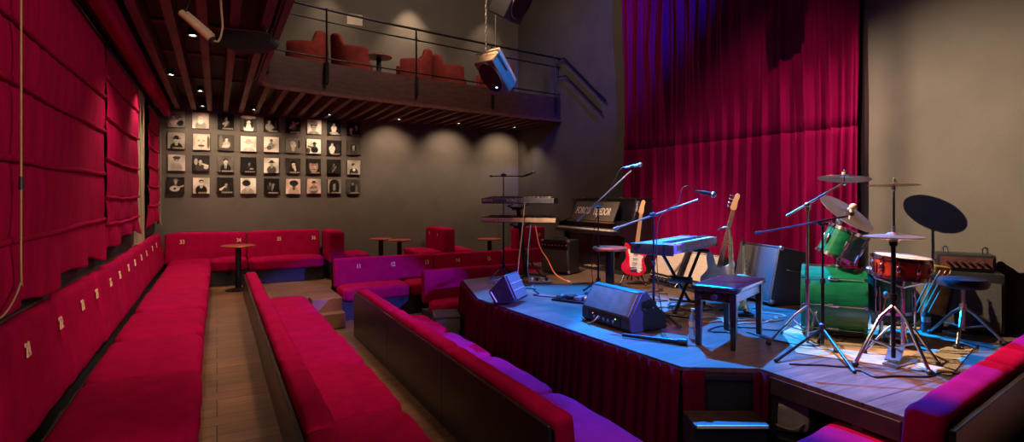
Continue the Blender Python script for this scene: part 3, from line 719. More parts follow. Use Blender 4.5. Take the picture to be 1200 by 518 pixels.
# keyboard on the X stand
ax = R(24)
kb = keyboard('blue-lit stage keyboard with a pale front on the folding X stand', (4.20, 4.21, .955), 1.26, .42, .09, ax, 'greyp', nkeys=44)
obj('front_trim', B().rbox((.04, -.212, .055), (1.16, .012, .055), .005, 4), 'steel', kb)
obj('end_cheek', B().rbox((-.635, 0, .045), (.03, .43, .105), .01, 4), 'blackp', kb)
obj('end_cheek', B().rbox((.635, 0, .045), (.03, .43, .105), .01, 4), 'blackp', kb)
t = thing('keyboard_stand', 'black folding X keyboard stand under the blue-lit keyboard', 'keyboard stand', (4.20, 4.21, STG), ax)
for y, s in ((-.13, 1), (.02, -1)):
    g = obj('crossed_leg', B().cyl((-.40 * s, y, .03), (.31 * s, y, .585), .0165, n=12), 'blackm' , t)
    obj('foot_bar', B().cyl((-.40 * s, y - .17, .022), (-.40 * s, y + .22, .022), .016, n=10).cyl((-.40 * s, y - .18, .022), (-.40 * s, y - .15, .022), .021, n=10), 'blackm', g)
    obj('support_bar', B().cyl((.31 * s, y - .10, .595), (.31 * s, y + .22, .595), .017, n=10), 'blackm', g)
obj('pivot', B().cyl((-.045, -.17, .315), (-.045, .06, .315), .036, n=16), 'blackp', t)
# tapered bar lying at the front of the stage
t = thing('floor_bar', 'long black tapered bar lying on the stage in front of the wedge monitor', 'bar', (3.10, 3.36, STG), math.atan2(-.37, .24))
obj('bar', B().cyl((-.26, 0, .022), (.20, 0, .022), .014, .02, 12), 'blackm', t)
obj('end_cap', B().cyl((.19, 0, .026), (.26, 0, .026), .026, .026, 14), 'blackp', t)

# ---------------------------------------------------------------- upright piano against the right wall
t = thing('upright_piano', 'black upright piano with ivory lettering on its sloping music desk', 'piano', (5.29, 7.15, STG), R(-90))
Wp = 1.62
obj('case', B().box((0, .28, .42), (Wp, .46, .74)).box((0, .36, .95), (Wp, .32, .34)), 'blackg', t, bev=.006)
for s in (-1, 1):
    obj('side_panel', B().prism([(0, 0), (.52, 0), (.52, 1.11), (.22, 1.11), (.16, .82), (-.12, .74), (-.12, .60), (.0, .56)], -.025, .025, Matrix(((0, 0, 1, s * (Wp / 2 - .02)), (1, 0, 0, 0), (0, 1, 0, 0), (0, 0, 0, 1)))), 'blackg', t, bev=.004)
kbd = obj('keyboard_shelf', B().box((0, -.06, .62), (Wp - .08, .30, .06)), 'blackg', t, bev=.004)
b = B(); bk = B()
for k in range(52):
    w = (Wp - .2) / 52; b.box((-Wp / 2 + .1 + w * (k + .5), -.11, .66), (w * .93, .15, .022))
    if k % 7 not in (1, 4): bk.box((-Wp / 2 + .1 + w * (k + 1), -.085, .677), (w * .5, .095, .016))
obj('white_keys', b, 'pearl', kbd); obj('black_keys', bk, 'blackp', kbd)
T = TR((.0, .045, .93), rx=R(-24))
ds = obj('music_desk', B().rbox((0, 0, 0), (1.12, .022, .33), .006, 4, T=T), 'grille', t)
lettering('lettering', 'FORCO', .165, 'ink', ds, T @ TR((-.285, -.0125, .0), rx=R(90)), .0015, .003, .12, sx=.70)
lettering('lettering', 'TEJEDOR', .165, 'ink', ds, T @ TR((.215, -.0125, -.012), rx=R(90)), .0015, .003, .12, sx=.66)
obj('desk_ledge', B().box((0, -.05, .765), (1.2, .07, .014)), 'rosewood', ds, bev=.003)
obj('lid', B().box((0, .36, 1.13), (Wp + .03, .37, .025)), 'blackg', t, bev=.005)
for x in (-.5, .0, .5): obj('hinge', B().cyl((x - .03, .185, 1.142), (x + .03, .185, 1.142), .008, n=8), 'brass', t)
for x in (-.1, 0, .1): obj('pedal', B().rbox((x, -.0, .06), (.035, .14, .015), .006, 4), 'gold', t)
obj('castor_block', B().box((0, .2, .025), (Wp - .1, .4, .05)), 'blackp', t)

# ---------------------------------------------------------------- amplifiers
t = thing('guitar_amplifier', 'black combo amplifier with a brown grille beside the piano', 'amplifier', (4.63, 7.06, STG), R(-66))
w, d, h = .50, .30, .50
obj('cabinet', B().rbox((0, 0, h / 2 + .015), (w, d, h), .014, 6), 'blackp', t)
obj('grille', B().rbox((0, -d / 2 - .002, .20), (w - .05, .014, .335), .006, 4), 'grille', t)
pn = obj('control_panel', B().box((0, -d / 2 - .004, h - .065), (w - .04, .012, .085)), 'steel' if 0 else 'blackm', t)
for k in range(8): obj('knob', B().cyl((-.21 + k * .06, -d / 2 - .01, h - .065), (-.21 + k * .06, -d / 2 - .03, h - .065), .014, .011, 12), 'chrome', pn)
obj('handle', B().tube(smooth_path([(-.11, 0, h + .013), (-.09, 0, h + .04), (.09, 0, h + .04), (.11, 0, h + .013)], 5), .010, 8), 'blackp', t)
for sx in (-1, 1):
    for z in (.04, h - .01): obj('corner_guard', B().rbox((sx * (w / 2 - .015), -d / 2 + .015, z), (.045, .045, .045), .012, 4), 'steel', t)
    obj('foot', B().cyl((sx * .2, 0, 0), (sx * .2, 0, .018), .02).cyl((sx * .2, .1, 0), (sx * .2, .1, .018), .02), 'blackp', t)
def tilt_amp(label, loc, rz, w):
    t = thing('guitar_amplifier', label, 'amplifier', loc, rz)
    T = TR((0, 0, .0), rx=R(-24)); h, d = .47, .26
    obj('cabinet', B().rbox((0, d / 2, h / 2 + .055), (w, d, h), .014, 6, T=T), 'blackp', t)
    obj('grille', B().rbox((0, -.004, h / 2 + .085), (w - .04, .014, h - .13), .006, 4, T=T), 'cream', t)
    obj('piping', B().tube([(-w / 2 + .018, -.01, .112), (w / 2 - .018, -.01, .112), (w / 2 - .018, -.01, h + .03), (-w / 2 + .018, -.01, h + .03)], .005, 6, T=T, closed=True), 'white', t)
    pn = obj('control_panel', B().box((0, -.004, .078), (w - .05, .012, .04), T=T), 'steel', t)
    for k in range(6): obj('knob', B().cyl((-w * .36 + k * w * .14, -.01, .078), (-w * .36 + k * w * .14, -.03, .078), .013, .010, 12, T=T), 'blackp', pn)
    for s in (-1, 1): obj('tilt_leg', B().tube([(s * (w / 2 + .006), .02, .02), (s * (w / 2 + .006), .30, .30), (s * (w / 2 + .006), .42, .015)], .008, 8), 'chrome', t)
    obj('foot', B().box((0, .11, .02), (w - .06, .2, .04)), 'blackp', t)
    return t
tilt_amp('cream-fronted amplifier tilted back next to the red guitar', (5.14, 5.46, STG), R(-100), .60)
tilt_amp('cream-fronted amplifier tilted back next to the white bass guitar', (5.08, 4.83, STG), R(-100), .58)
t = thing('bass_amplifier', 'large dark speaker cabinet leaning back before the curtain', 'amplifier', (5.26, 4.16, STG), R(-106))
w, d, h = .68, .40, .62; T = TR((0, 0, .03), rx=R(-12))
obj('cabinet', B().rbox((0, d / 2, h / 2), (w, d, h), .018, 6, T=T), 'blackp', t)
obj('grille', B().rbox((0, -.004, h / 2), (w - .05, .016, h - .05), .006, 4, T=T), 'grille2', t)
b = B()
for x in (-w / 2 + .012, w / 2 - .012): b.cyl((x, -.006, .02), (x, -.006, h - .02), .009, n=8, T=T)
for z in (.012, h - .012): b.cyl((-w / 2 + .02, -.006, z), (w / 2 - .02, -.006, z), .009, n=8, T=T)
obj('edge_strip', b, 'steel', t)
for sx in (-1, 1):
    for sz in (.02, h - .02): obj('corner_guard', B().rbox((sx * (w / 2 - .012), .012, sz), (.05, .05, .05), .014, 4, T=T), 'steel', t)
obj('handle', B().tube(smooth_path([(w / 2 + .002, .12, h * .62), (w / 2 + .03, .14, h * .62), (w / 2 + .03, .27, h * .62), (w / 2 + .002, .29, h * .62)], 4), .009, 8, T=T), 'blackp', t)
obj('prop', B().box((0, .40, .05), (w - .1, .05, .10)), 'blackp', t)

# ---------------------------------------------------------------- guitars
def closed_poly(pts, k=4):
    n = len(pts); out = []
    for i in range(n):
        p0, p1, p2, p3 = [Vector((*pts[(i + j - 1) % n], 0)) for j in range(4)]
        for j in range(k):
            t = j / k; q = .5 * ((2 * p1) + (p2 - p0) * t + (2 * p0 - 5 * p1 + 4 * p2 - p3) * t * t + (3 * p1 - p0 - 3 * p2 + p3) * t ** 3); out.append((q.x, q.y))
    return out
BODY = [(0, 0), (.09, .008), (.148, .06), (.158, .12), (.125, .19), (.115, .235), (.14, .29), (.15, .345), (.128, .375), (.095, .345), (.06, .305), (.03, .298), (-.03, .298), (-.055, .325), (-.085, .38), (-.125, .415), (-.155, .395), (-.15, .33), (-.118, .245), (-.125, .19), (-.162, .12), (-.148, .05), (-.085, .006)]
GUARD = [(.0, .09), (.07, .05), (.11, .09), (.095, .16), (.085, .22), (.10, .27), (.06, .28), (.03, .285), (-.03, .285), (-.06, .305), (-.09, .34), (-.105, .32), (-.075, .24), (-.065, .17), (-.05, .11)]
XZ = Matrix(((1, 0, 0, 0), (0, 0, 1, 0), (0, 1, 0, 0), (0, 0, 0, 1)))       # polygon x, y -> x, z
def guitar(label, loc, rz, lean, roll, bodym, guardm, fretm, L, name, neckm='maple', nt=6):
    t = thing(name, label, 'guitar', loc); t.rotation_euler = (Matrix.Rotation(rz, 3, 'Z') @ Matrix.Rotation(-lean, 3, 'X') @ Matrix.Rotation(roll, 3, 'Y')).to_euler()
    obj('body', B().prism(closed_poly(BODY), -.022, .022, XZ), bodym, t, bev=.007)
    pg = obj('pickguard', B().prism(closed_poly(GUARD), -.0255, -.0225, XZ), guardm, t)
    for z, a in ((.115, .25), (.175, 0), (.23, 0)): obj('pickup', B().rbox((0, -.028, z), (.072, .012, .018), .006, 4), 'white' if guardm == 'pearl' else 'blackp', pg)
    for x, z in ((.085, .17), (.09, .125), (.085, .08)): obj('knob', B().cyl((x, -.025, z), (x, -.04, z), .012, .010, 12), 'white', pg)
    obj('bridge', B().box((0, -.028, .075), (.085, .012, .03)), 'chrome', t, bev=.002)
    nk = obj('neck', B().prism([(-.028, .27), (.028, .27), (.0215, L), (-.0215, L)], -.03, -.008, XZ), neckm, t, bev=.004)
    fb = B().prism([(-.0275, .29), (.0275, .29), (.021, L - .005), (-.021, L - .005)], -.036, -.030, XZ)
    obj('fretboard', fb, fretm, nk)
    b = B()
    for k in range(1, 20):
        z = .075 + (L - .075) * 2 ** (-k / 12)
        if z > .30: b.box((0, -.0365, z), (.046, .002, .0025))
    obj('frets', b, 'steel', nk)
    hd = [(-.021, L), (.021, L), (.032, L + .03), (.028, L + .10), (.036, L + .155), (.02, L + .185), (-.012, L + .17), (-.035, L + .03)]
    h = obj('headstock', B().prism(closed_poly(hd, 3), -.026, -.011, XZ), neckm, t, bev=.003)
    for k in range(nt):
        z = L + .03 + .125 * k / (nt - 1)
        obj('tuning_peg', B().cyl((-.02, -.018, z), (-.058, -.018, z), .004, n=8).ball((-.062, -.018, z), (.010, .006, .012), 8, 6), 'chrome', h)
    b = B()
    for k in range(nt): x = (k - (nt - 1) / 2) / (nt - 1); b.cyl((x * .05, -.034, .075), (x * .036, -.039, L), .0009, n=5)
    obj('strings', b, 'steel', t)
    return t
def guitar_stand(label, loc, rz):
    t = thing('guitar_stand', label, 'guitar stand', loc, rz)
    for s in (-1, 1):
        g = obj('leg', B().tube([(0, .16, .36), (s * .16, -.03, .02)], .010, 8), 'blackm', t); obj('rubber_foot', B().ball((s * .162, -.032, .016), .016, 10, 6), 'blackp', g)
        obj('cradle_arm', B().tube([(s * .02, .14, .12), (s * .07, .06, .09), (s * .07, -.075, .09), (s * .07, -.085, .125)], .009, 8), 'blackm', t)
    obj('leg', B().tube([(0, .16, .36), (0, .34, .015)], .010, 8), 'blackm', t)
    obj('upright', B().tube([(0, .14, .10), (0, .17, .40)], .012, 8), 'blackm', t)
    return t
g1 = R(-38)
guitar('red electric guitar with a maple neck on a stand', (4.82, 5.62, STG + .125), g1, R(10), R(8), 'redg', 'pearl', 'maple', .83, 'electric_guitar')
guitar_stand('black tubular stand holding the red guitar', (4.82, 5.62, STG), g1)
g2 = R(-48)
guitar('white bass guitar with a dark fretboard before the cream amplifiers', (4.80, 4.27, STG + .125), g2, R(10), R(13), 'pearl', 'pearl', 'rosewood', .93, 'bass_guitar', 'maple', 4)
guitar_stand('black tubular stand holding the white bass guitar', (4.80, 4.27, STG), g2)

# ---------------------------------------------------------------- saxophone and clarinet
t = thing('saxophone', 'golden saxophone standing upright behind the piano bench', 'saxophone', (4.50, 3.74, STG)); t.rotation_euler = (0, R(-3), R(-55))
body = smooth_path([(0, 0, .80), (0, 0, .5), (0, 0, .2), (.008, 0, .12), (.042, 0, .08), (.08, 0, .115), (.09, 0, .2), (.10, 0, .30), (.115, 0, .38)], 5)
rad = [.012 + (.046 - .012) * (k / (len(body) - 1)) ** 1.25 for k in range(len(body))]; rad[-1] = .070; rad[-2] = .058; rad[-3] = .050
obj('body', B().tube(body, rad, 18), 'gold', t)
obj('neck', B().tube(smooth_path([(0, 0, .79), (0, 0, .83), (-.012, 0, .855), (-.04, 0, .865), (-.07, 0, .855)], 5), .0105, 12), 'gold', t)
obj('mouthpiece', B().cyl((-.065, 0, .857), (-.115, 0, .835), .011, .006, 12), 'blackp', t)
for k in range(8):
    z = .24 + k * .065; obj('key', B().cyl((-.005, -.03, z), (-.005, -.044, z), .017, .017, 14).cyl((.02, -.02, z), (.02, -.035, z + .05), .004), 'gold', t)
obj('key_rod', B().cyl((.018, -.034, .2), (.018, -.032, .78), .004).cyl((-.02, -.034, .2), (-.018, -.03, .74), .004), 'gold', t)
obj('bell_rim', B().lathe([(.066, -.004), (.075, 0), (.066, .004)], 26, axis_T((.116, 0, .384), (.2, 0, 1))), 'gold', t)
t = thing('saxophone_stand', 'low black stand under the golden saxophone', 'stand', (4.50, 3.74, STG), R(-55))
for a in (R(30), R(150), R(270)): obj('leg', B().tube([(.05 * math.cos(a), .05 * math.sin(a), .055), (.17 * math.cos(a), .17 * math.sin(a), .012)], .009, 8), 'blackm', t)
obj('ring', B().tube([(.05 + .055 * math.cos(k * .5236), .055 * math.sin(k * .5236), .06) for k in range(12)], .008, 8, closed=True), 'blackm', t)
t = thing('clarinet', 'slim gold soprano horn standing right of the saxophone', 'horn', (4.60, 3.70, STG), R(20)); t.rotation_euler = (R(-2), R(3), R(20))
obj('body', B().lathe([(.030, .035), (.045, .04), (.030, .09), (.017, .16), (.012, .60), (.010, .68)], 18), 'gold', t)
obj('mouthpiece', B().lathe([(.010, .68), (.012, .70), (.007, .75), (0, .755)], 14), 'blackp', t)
for k in range(8): obj('key', B().cyl((0, -.012, .2 + k * .05), (0, -.022, .2 + k * .05), .009, n=10), 'gold', t)
obj('peg', B().cyl((0, 0, 0), (0, 0, .06), .01).lathe([(.09, 0), (.09, .01), (.02, .02), (0, .02)], 20), 'blackm', t)

# ---------------------------------------------------------------- wedge monitors, piano bench
def wedge(label, loc, rz, w=.56, s=1.0, rx=0, ry=0, m='blackp'):
    t = thing('wedge_monitor', label, 'monitor speaker', loc, rz); t.rotation_euler = (rx, ry, rz)
    prof = [(0, .03), (.0, .125), (.13, .335), (.20, .345), (.43, .10), (.44, .0), (.03, .0)]
    YZ = Matrix(((0, 0, 1, 0), (1, 0, 0, 0), (0, 1, 0, 0), (0, 0, 0, 1)))
    S = Matrix.Scale(s, 4)
    obj('cabinet', B().prism(prof, -w / 2, w / 2, S @ YZ), m, t, bev=.012)
    v = Vector((.23, -.245)); a = math.atan2(v.y, v.x)
    obj('grille', B().rbox((0, 0, 0), (w - .06, .30, .016), .006, 4, T=S @ TR((0, .318, .225), rx=a)), 'grille2', t)
    a2 = math.atan2(.21, .13)
    obj('back_cover', B().rbox((0, 0, 0), (w - .05, .215, .012), .005, 4, T=S @ TR((0, .062, .232), rx=a2)), 'greyblue', t)
    cp = obj('connector_panel', B().box((0, -.002, .075), (w * .66, .008, .075), T=S), 'blackm', t)
    for k in range(5): obj('socket', B().cyl((-.13 + .065 * k, -.004, .07), (-.13 + .065 * k, -.014, .07), .015, .013, 12, T=S), 'steel', cp)
    obj('status_lamp', B().ball((.155, -.007, .095), .005, 8, 6, T=S), 'ledg', cp)
    obj('status_lamp', B().ball((-.155, -.007, .095), .004, 8, 6, T=S), 'ledr', cp)
    for x in (-1, 1):
        obj('handle', B().tube(smooth_path([(x * (w / 2 + .002), .14, .20), (x * (w / 2 + .03), .16, .20), (x * (w / 2 + .03), .24, .20), (x * (w / 2 + .002), .26, .20)], 4), .009, 8, T=S), 'blackp', t)
    return t
wedge('black wedge monitor at the front edge of the stage with cables plugged in', (3.06, 3.95, STG + .002), R(-88), .66)
t = thing('wedge_monitor', 'small black monitor speaker tipped up on a wooden block at the stage corner', 'monitor speaker', (2.84, 5.30, STG + .002), R(-140))
YZ = Matrix(((0, 0, 1, 0), (1, 0, 0, 0), (0, 1, 0, 0), (0, 0, 0, 1)))
obj('cabinet', B().prism([(-.12, .005), (.13, .05), (-.01, .335), (-.20, .14)], -.19, .19, YZ), 'blackp', t, bev=.018)
v = Vector((-.14, .285)); a = math.atan2(v.y, v.x); nv = Vector((.285, .14)).normalized()
obj('grille', B().rbox((0, 0, 0), (.33, .27, .014), .006, 4, T=TR((0, .06 + nv.x * .006, .1925 + nv.y * .006), rx=a)), 'grille2', t)
for k in (-.08, .08): obj('grille_band', B().rbox((0, 0, 0), (.335, .014, .006), .003, 4, T=TR((0, .06 + nv.x * .015 + v.x * k * 1.5, .1925 + nv.y * .015 + v.y * k * 1.5), rx=a)), 'greyp', t)
obj('handle_recess', B().rbox((0, 0, 0), (.008, .09, .12), .003, 4, T=TR((.188, -.105, .11), rx=R(35))), 'dark', t)
obj('carry_strip', B().rbox((0, 0, 0), (.014, .018, .13), .005, 4, T=TR((.193, -.128, .088), rx=R(35))), 'white', t)
t = thing('wooden_block', 'small wooden block propping the tipped monitor speaker', 'block', (2.73, 5.36, STG), R(-140))
obj('block', B().box((0, 0, .03), (.20, .07, .06)), 'edge', t, bev=.004)
obj('groove', B().box((0, -.036, .03), (.17, .004, .012)), 'rosewood', t)

t = thing('piano_bench', 'black lacquered piano bench with a padded top at the middle of the stage', 'bench', (3.70, 3.12, STG), R(22))
obj('padded_top', B().rbox((0, 0, .455), (.74, .36, .05), .02, 8, .006), 'blackg', t)
obj('apron', B().box((0, 0, .395), (.68, .30, .075)), 'blackg', t, bev=.004)
for sx in (-1, 1):
    for sy in (-1, 1): obj('leg', B().add([(sx * .325 + a * q, sy * .135 + c * q, z) for z, q in ((0, .019), (.43, .026)) for a, c in ((-1, -1), (1, -1), (1, 1), (-1, 1))], [(3, 2, 1, 0), (4, 5, 6, 7), (0, 1, 5, 4), (1, 2, 6, 5), (2, 3, 7, 6), (3, 0, 4, 7)]), 'blackg', t, bev=.003)
    obj('height_knob', B().cyl((sx * .34, 0, .395), (sx * .385, 0, .395), .022, .022, 16), 'blackp', t)
# ---------------------------------------------------------------- drum kit
RT = Vector((.881, -.473, 0)); FW = Vector((.473, .881, 0)); UP = Vector((0, 0, 1))
def drum(label, c, axis, r, h, shell, name, lugs=8, hoop='chrome', group=None, heads=('head', 'head'), hoopr=.008):
    """c is the drum's centre; its batter head faces along axis"""
    t = thing(name, label, 'drum', c); T = axis_T((0, 0, 0), axis)
    obj('shell', B().lathe([(r, -h / 2), (r, h / 2)], 40, T), shell, t)
    for s, m in ((1, heads[0]), (-1, heads[1])):
        obj('drum_head', B().lathe([(0, s * (h / 2 + .006)), (r - .012, s * (h / 2 + .006)), (r + .001, s * (h / 2 - .004))] [::1 if s < 0 else 1], 40, T), m, t, sharp=60)
        obj('hoop', B().lathe([(r - .004, s * (h / 2 - .014)), (r + hoopr, s * (h / 2 - .016)), (r + hoopr, s * (h / 2 + .012)), (r - .003, s * (h / 2 + .014)), (r - .004, s * (h / 2 - .014))], 40, T), hoop, t)
    for k in range(lugs):
        a = 2 * math.pi * k / lugs; x, y = math.cos(a), math.sin(a)
        b = B().rbox((0, 0, 0), (.020, .026, min(.075, h * .35)), .008, 4, T=T @ TR(((r + .010) * x, (r + .010) * y, 0), rz=a))
        b.cyl(((r + .014) * x, (r + .014) * y, -h / 2), ((r + .014) * x, (r + .014) * y, h / 2), .0042, n=6, T=T)
        for s in (1, -1): b.box(((r + .013) * x, (r + .013) * y, s * h / 2), (.018, .022, .022), T=T, rz=a)
        obj('lug', b, 'chrome', t)
    return t
ba = Vector((.53, -.848, 0))
bd = drum('large green bass drum lying on its side', (4.56, 2.79, STG + .30), ba, .275, .44, 'green', 'bass_drum', 8, 'green', hoopr=.016)
for s in (-1, 1):
    p = Vector((0, 0, -.06)) + Vector((-.848, -.53, 0)) * s * .27 - ba * .12
    obj('spur', B().tube([p, p + Vector((-.848, -.53, 0)) * s * .14 - ba * .06 + Vector((0, 0, -.232))], .009, 8), 'chrome', bd)
obj('tom_mount', B().cyl((.03, -.02, .27), (.03, -.02, .42), .014).rbox((.03, -.02, .285), (.07, .07, .025), .01, 4), 'chrome', bd)
ta = (RT * .38 + UP * .88 - FW * .14).normalized()
tm = drum('small green rack tom tilted on top of the bass drum', (4.60, 2.74, 1.10), ta, .145, .235, 'green', 'rack_tom', 6)
obj('mount_bracket', B().cyl((0, .0, -.14), (-.01, .0, -.05), .014), 'chrome', tm)
sn = drum('red burst snare drum with chrome lugs and a white head', (4.40, 2.19, .985), (RT * .06 + UP - FW * .05), .178, .135, 'redburst', 'snare_drum', 10)
obj('strainer', B().rbox((-.16, .10, 0), (.03, .03, .09), .008, 4), 'chrome', sn)
ft = drum('green floor tom standing behind the snare drum', (5.02, 2.60, .70), UP, .17, .34, 'green', 'floor_tom', 6)
for a in (R(70), R(190), R(310)):
    x, y = math.cos(a), math.sin(a); obj('leg', B().tube([(.19 * x, .19 * y, .05), (.19 * x, .19 * y, -.29), (.21 * x, .21 * y, -.363)], .0075, 8), 'chrome', ft)
def cym_stand(label, base, feet, top, clutch=None, low=None, name='cymbal_stand', spread=.26, cat='stand'):
    t = thing(name, label, cat, (base[0], base[1], STG)); O = Vector((base[0], base[1], STG)); tp = Vector(top) - O
    cz = (clutch - STG) if clutch else tp.z
    obj('pole', B().cyl((0, 0, .03), (0, 0, cz * .45), .0135).cyl((0, 0, cz * .45), (0, 0, cz), .0105), 'chrome', t)
    for z in (cz * .45, cz * .98): obj('collar', B().cyl((0, 0, z - .02), (0, 0, z + .02), .021, n=12).rbox((.025, 0, z), (.03, .008, .03), .003, 4), 'chrome', t)
    for fx, fy in feet:
        d = Vector((fx, fy, STG)) - O
        lg = obj('leg', B().tube([(0, 0, .30), (d.x * .3, d.y * .3, .235), (d.x * .95, d.y * .95, .022)], .010, 8), 'chrome', t)
        obj('brace', B().cyl((0, 0, .085), (d.x * .55, d.y * .55, .155), .006, n=6), 'chrome', lg)
        obj('rubber_foot', B().ball((d.x * .96, d.y * .96, .02), (.022, .022, .02), 10, 6), 'blackp', lg)
    if clutch:
        lw = Vector(low) - O
        obj('boom_arm', B().cyl(lw, tp - Vector((0, 0, .03)), .0095), 'chrome', t)
        obj('tilter', B().ball((0, 0, cz), .026).ball(tp - Vector((0, 0, .035)), .018).cyl(tp - Vector((0, 0, .04)), tp + Vector((0, 0, .05)), .005), 'chrome', t)
    else:
        obj('tilter', B().ball(tp - Vector((0, 0, .04)), .018).cyl(tp - Vector((0, 0, .05)), tp + Vector((0, 0, .05)), .005), 'chrome', t)
    return t
def cymbal(label, c, n, r, name='crash_cymbal', nut='creamp'):
    t = thing(name, label, 'cymbal', c); T = axis_T((0, 0, 0), n)
    pr = [(.004, .022), (.022, .020), (.036, .010), (.05, .003), (r * .6, -.004), (r, -.014)]
    obj('disc', B().lathe(pr + [(a, z - .0022) for a, z in pr[::-1]], 48, T), 'brass', t, sharp=60)
    obj('felt', B().lathe([(.006, .023), (.020, .023), (.020, .038), (.006, .040)], 16, T), nut, t)
    obj('wing_nut', B().lathe([(.009, .04), (.011, .05), (.006, .062), (0, .066)], 12, T), 'chrome', t)
    return t
cym_stand('chrome boom cymbal stand left of the bass drum', (4.14, 2.74), [(3.80, 2.85), (4.06, 2.45), (4.24, 3.06)], (4.455, 2.635, 1.64), 1.43, (4.05, 2.86, 1.34))
cymbal('crash cymbal at the top of the boom stand before the curtain', (4.455, 2.635, 1.655), (RT * .10 + UP + FW * .10), .19)
cym_stand('straight chrome cymbal stand behind the snare drum against the grey wall', (5.74, 2.92), [(5.50, 3.02), (5.92, 3.10), (5.76, 2.68)], (5.74, 2.92, 1.605))
cymbal('crash cymbal level in front of the taupe wall', (5.74, 2.92, 1.62), (RT * .02 + UP + FW * .05), .215, nut='steel')
cym_stand('chrome ride cymbal stand hidden behind the rack tom', (5.02, 3.02), [(4.75, 3.15), (5.3, 3.05), (5.05, 3.3)], (4.85, 2.84, 1.345), 1.28, (5.12, 3.12, 1.24))
cymbal('wide ride cymbal tilted steeply above the rack tom', (4.85, 2.84, 1.365), (RT * .36 + UP * .76 - FW * .52), .245, 'ride_cymbal')
# hi-hat
t = thing('hi_hat', 'hi-hat with two bronze cymbals on a chrome tripod at the front of the drums', 'hi-hat', (4.10, 2.09, STG))
prc = [(.006, .020), (.03, .016), (.045, .004), (.12, -.003), (.18, -.012)]
obj('top_cymbal', B().lathe(prc + [(a, z - .002) for a, z in prc[::-1]], 48, TR((0, 0, .905))), 'brass', t, sharp=60)
obj('bottom_cymbal', B().lathe([(a, -z - .028) for a, z in prc] + [(a, -z - .030) for a, z in prc[::-1]], 48, TR((0, 0, .905))), 'brass', t, sharp=60)
obj('pull_rod', B().cyl((0, 0, .5), (0, 0, 1.16), .0045, n=8), 'chrome', t)
obj('clutch', B().cyl((0, 0, .915), (0, 0, .965), .013, n=12), 'steel', t)
obj('tube', B().cyl((0, 0, .06), (0, 0, .83), .0145, n=14).cyl((0, 0, .46), (0, 0, .50), .023, n=12).cyl((0, 0, .83), (0, 0, .87), .024, .030, 14), 'blackm', t)
for fx, fy in ((3.86, 2.21), (4.10, 1.87), (4.33, 2.22)):
    d = Vector((fx - 4.10, fy - 2.09, 0)); lg = obj('leg', B().tube([(0, 0, .42), (d.x * .35, d.y * .35, .34), (d.x, d.y, .02)], .012, 8), 'chrome', t)
    obj('brace', B().cyl((0, 0, .13), (d.x * .62, d.y * .62, .19), .007, n=8), 'chrome', lg); obj('rubber_foot', B().ball((d.x, d.y, .02), (.024, .024, .02), 10, 6), 'blackp', lg)
obj('foot_pedal', B().add([(-.04, -.02, .03), (.05, -.02, .03), (.05, .24, .085), (-.04, .24, .085), (-.04, -.02, .042), (.05, -.02, .042), (.05, .24, .097), (-.04, .24, .097)], [(3, 2, 1, 0), (4, 5, 6, 7), (0, 1, 5, 4), (1, 2, 6, 5), (2, 3, 7, 6), (3, 0, 4, 7)], TR((.02, .02, 0), rz=R(-70))).box((.1, .0, .012), (.3, .09, .02)), 'steel', t)
# kick pedal
t = thing('kick_pedal', 'chrome kick pedal at the drummer side of the bass drum', 'pedal', (4.73, 2.50, STG), math.atan2(-.848, .53))
obj('base_plate', B().box((.12, 0, .008), (.32, .10, .012)), 'blackm', t)
obj('footboard', B().box((.15, 0, .055), (.26, .075, .012), TR((0, 0, 0), ry=R(9))), 'steel', t)
for s in (-1, 1): obj('post', B().cyl((.0, s * .05, .01), (.0, s * .05, .17), .009), 'chrome', t)
obj('beater', B().cyl((0, 0, .16), (.03, 0, .36), .005).ball((.03, 0, .375), (.022, .03, .03), 10, 8), 'cream', t)
obj('axle', B().cyl((0, -.06, .165), (0, .06, .165), .007), 'chrome', t)
# snare stand
t = thing('snare_stand', 'chrome tripod stand under the red snare drum', 'stand', (4.42, 2.19, STG))
obj('pole', B().cyl((0, 0, .05), (0, 0, .5), .0125), 'chrome', t)
for a in (R(20), R(140), R(260)):
    x, y = math.cos(a), math.sin(a)
    lg = obj('leg', B().tube([(0, 0, .26), (.10 * x, .10 * y, .20), (.25 * x, .25 * y, .02)], .009, 8), 'chrome', t); obj('rubber_foot', B().ball((.25 * x, .25 * y, .018), .018, 8, 6), 'blackp', lg)
    obj('basket_arm', B().tube([(0, 0, .50), (.12 * x, .12 * y, .545), (.188 * x, .188 * y, .57), (.196 * x, .196 * y, .61)], .007, 8), 'chrome', t)
# throne
t = thing('drum_throne', 'round black drum stool on a chrome tripod', 'stool', (5.24, 2.16, STG))
obj('seat', B().lathe([(0, .445), (.15, .445), (.165, .46), (.168, .49), (.155, .515), (.10, .522), (0, .524)], 34), 'blackp', t)
obj('post', B().cyl((0, 0, .10), (0, 0, .45), .015).cyl((0, 0, .26), (0, 0, .31), .024), 'steel', t)
for a in (R(75), R(195), R(315)):
    x, y = math.cos(a), math.sin(a); lg = obj('leg', B().tube([(0, 0, .29), (.08 * x, .08 * y, .23), (.27 * x, .27 * y, .025)], .012, 8), 'steel', t)
    obj('brace', B().cyl((0, 0, .12), (.15 * x, .15 * y, .145), .007, n=8), 'steel', lg); obj('rubber_foot', B().ball((.27 * x, .27 * y, .022), (.028, .028, .022), 10, 6), 'blackp', lg)
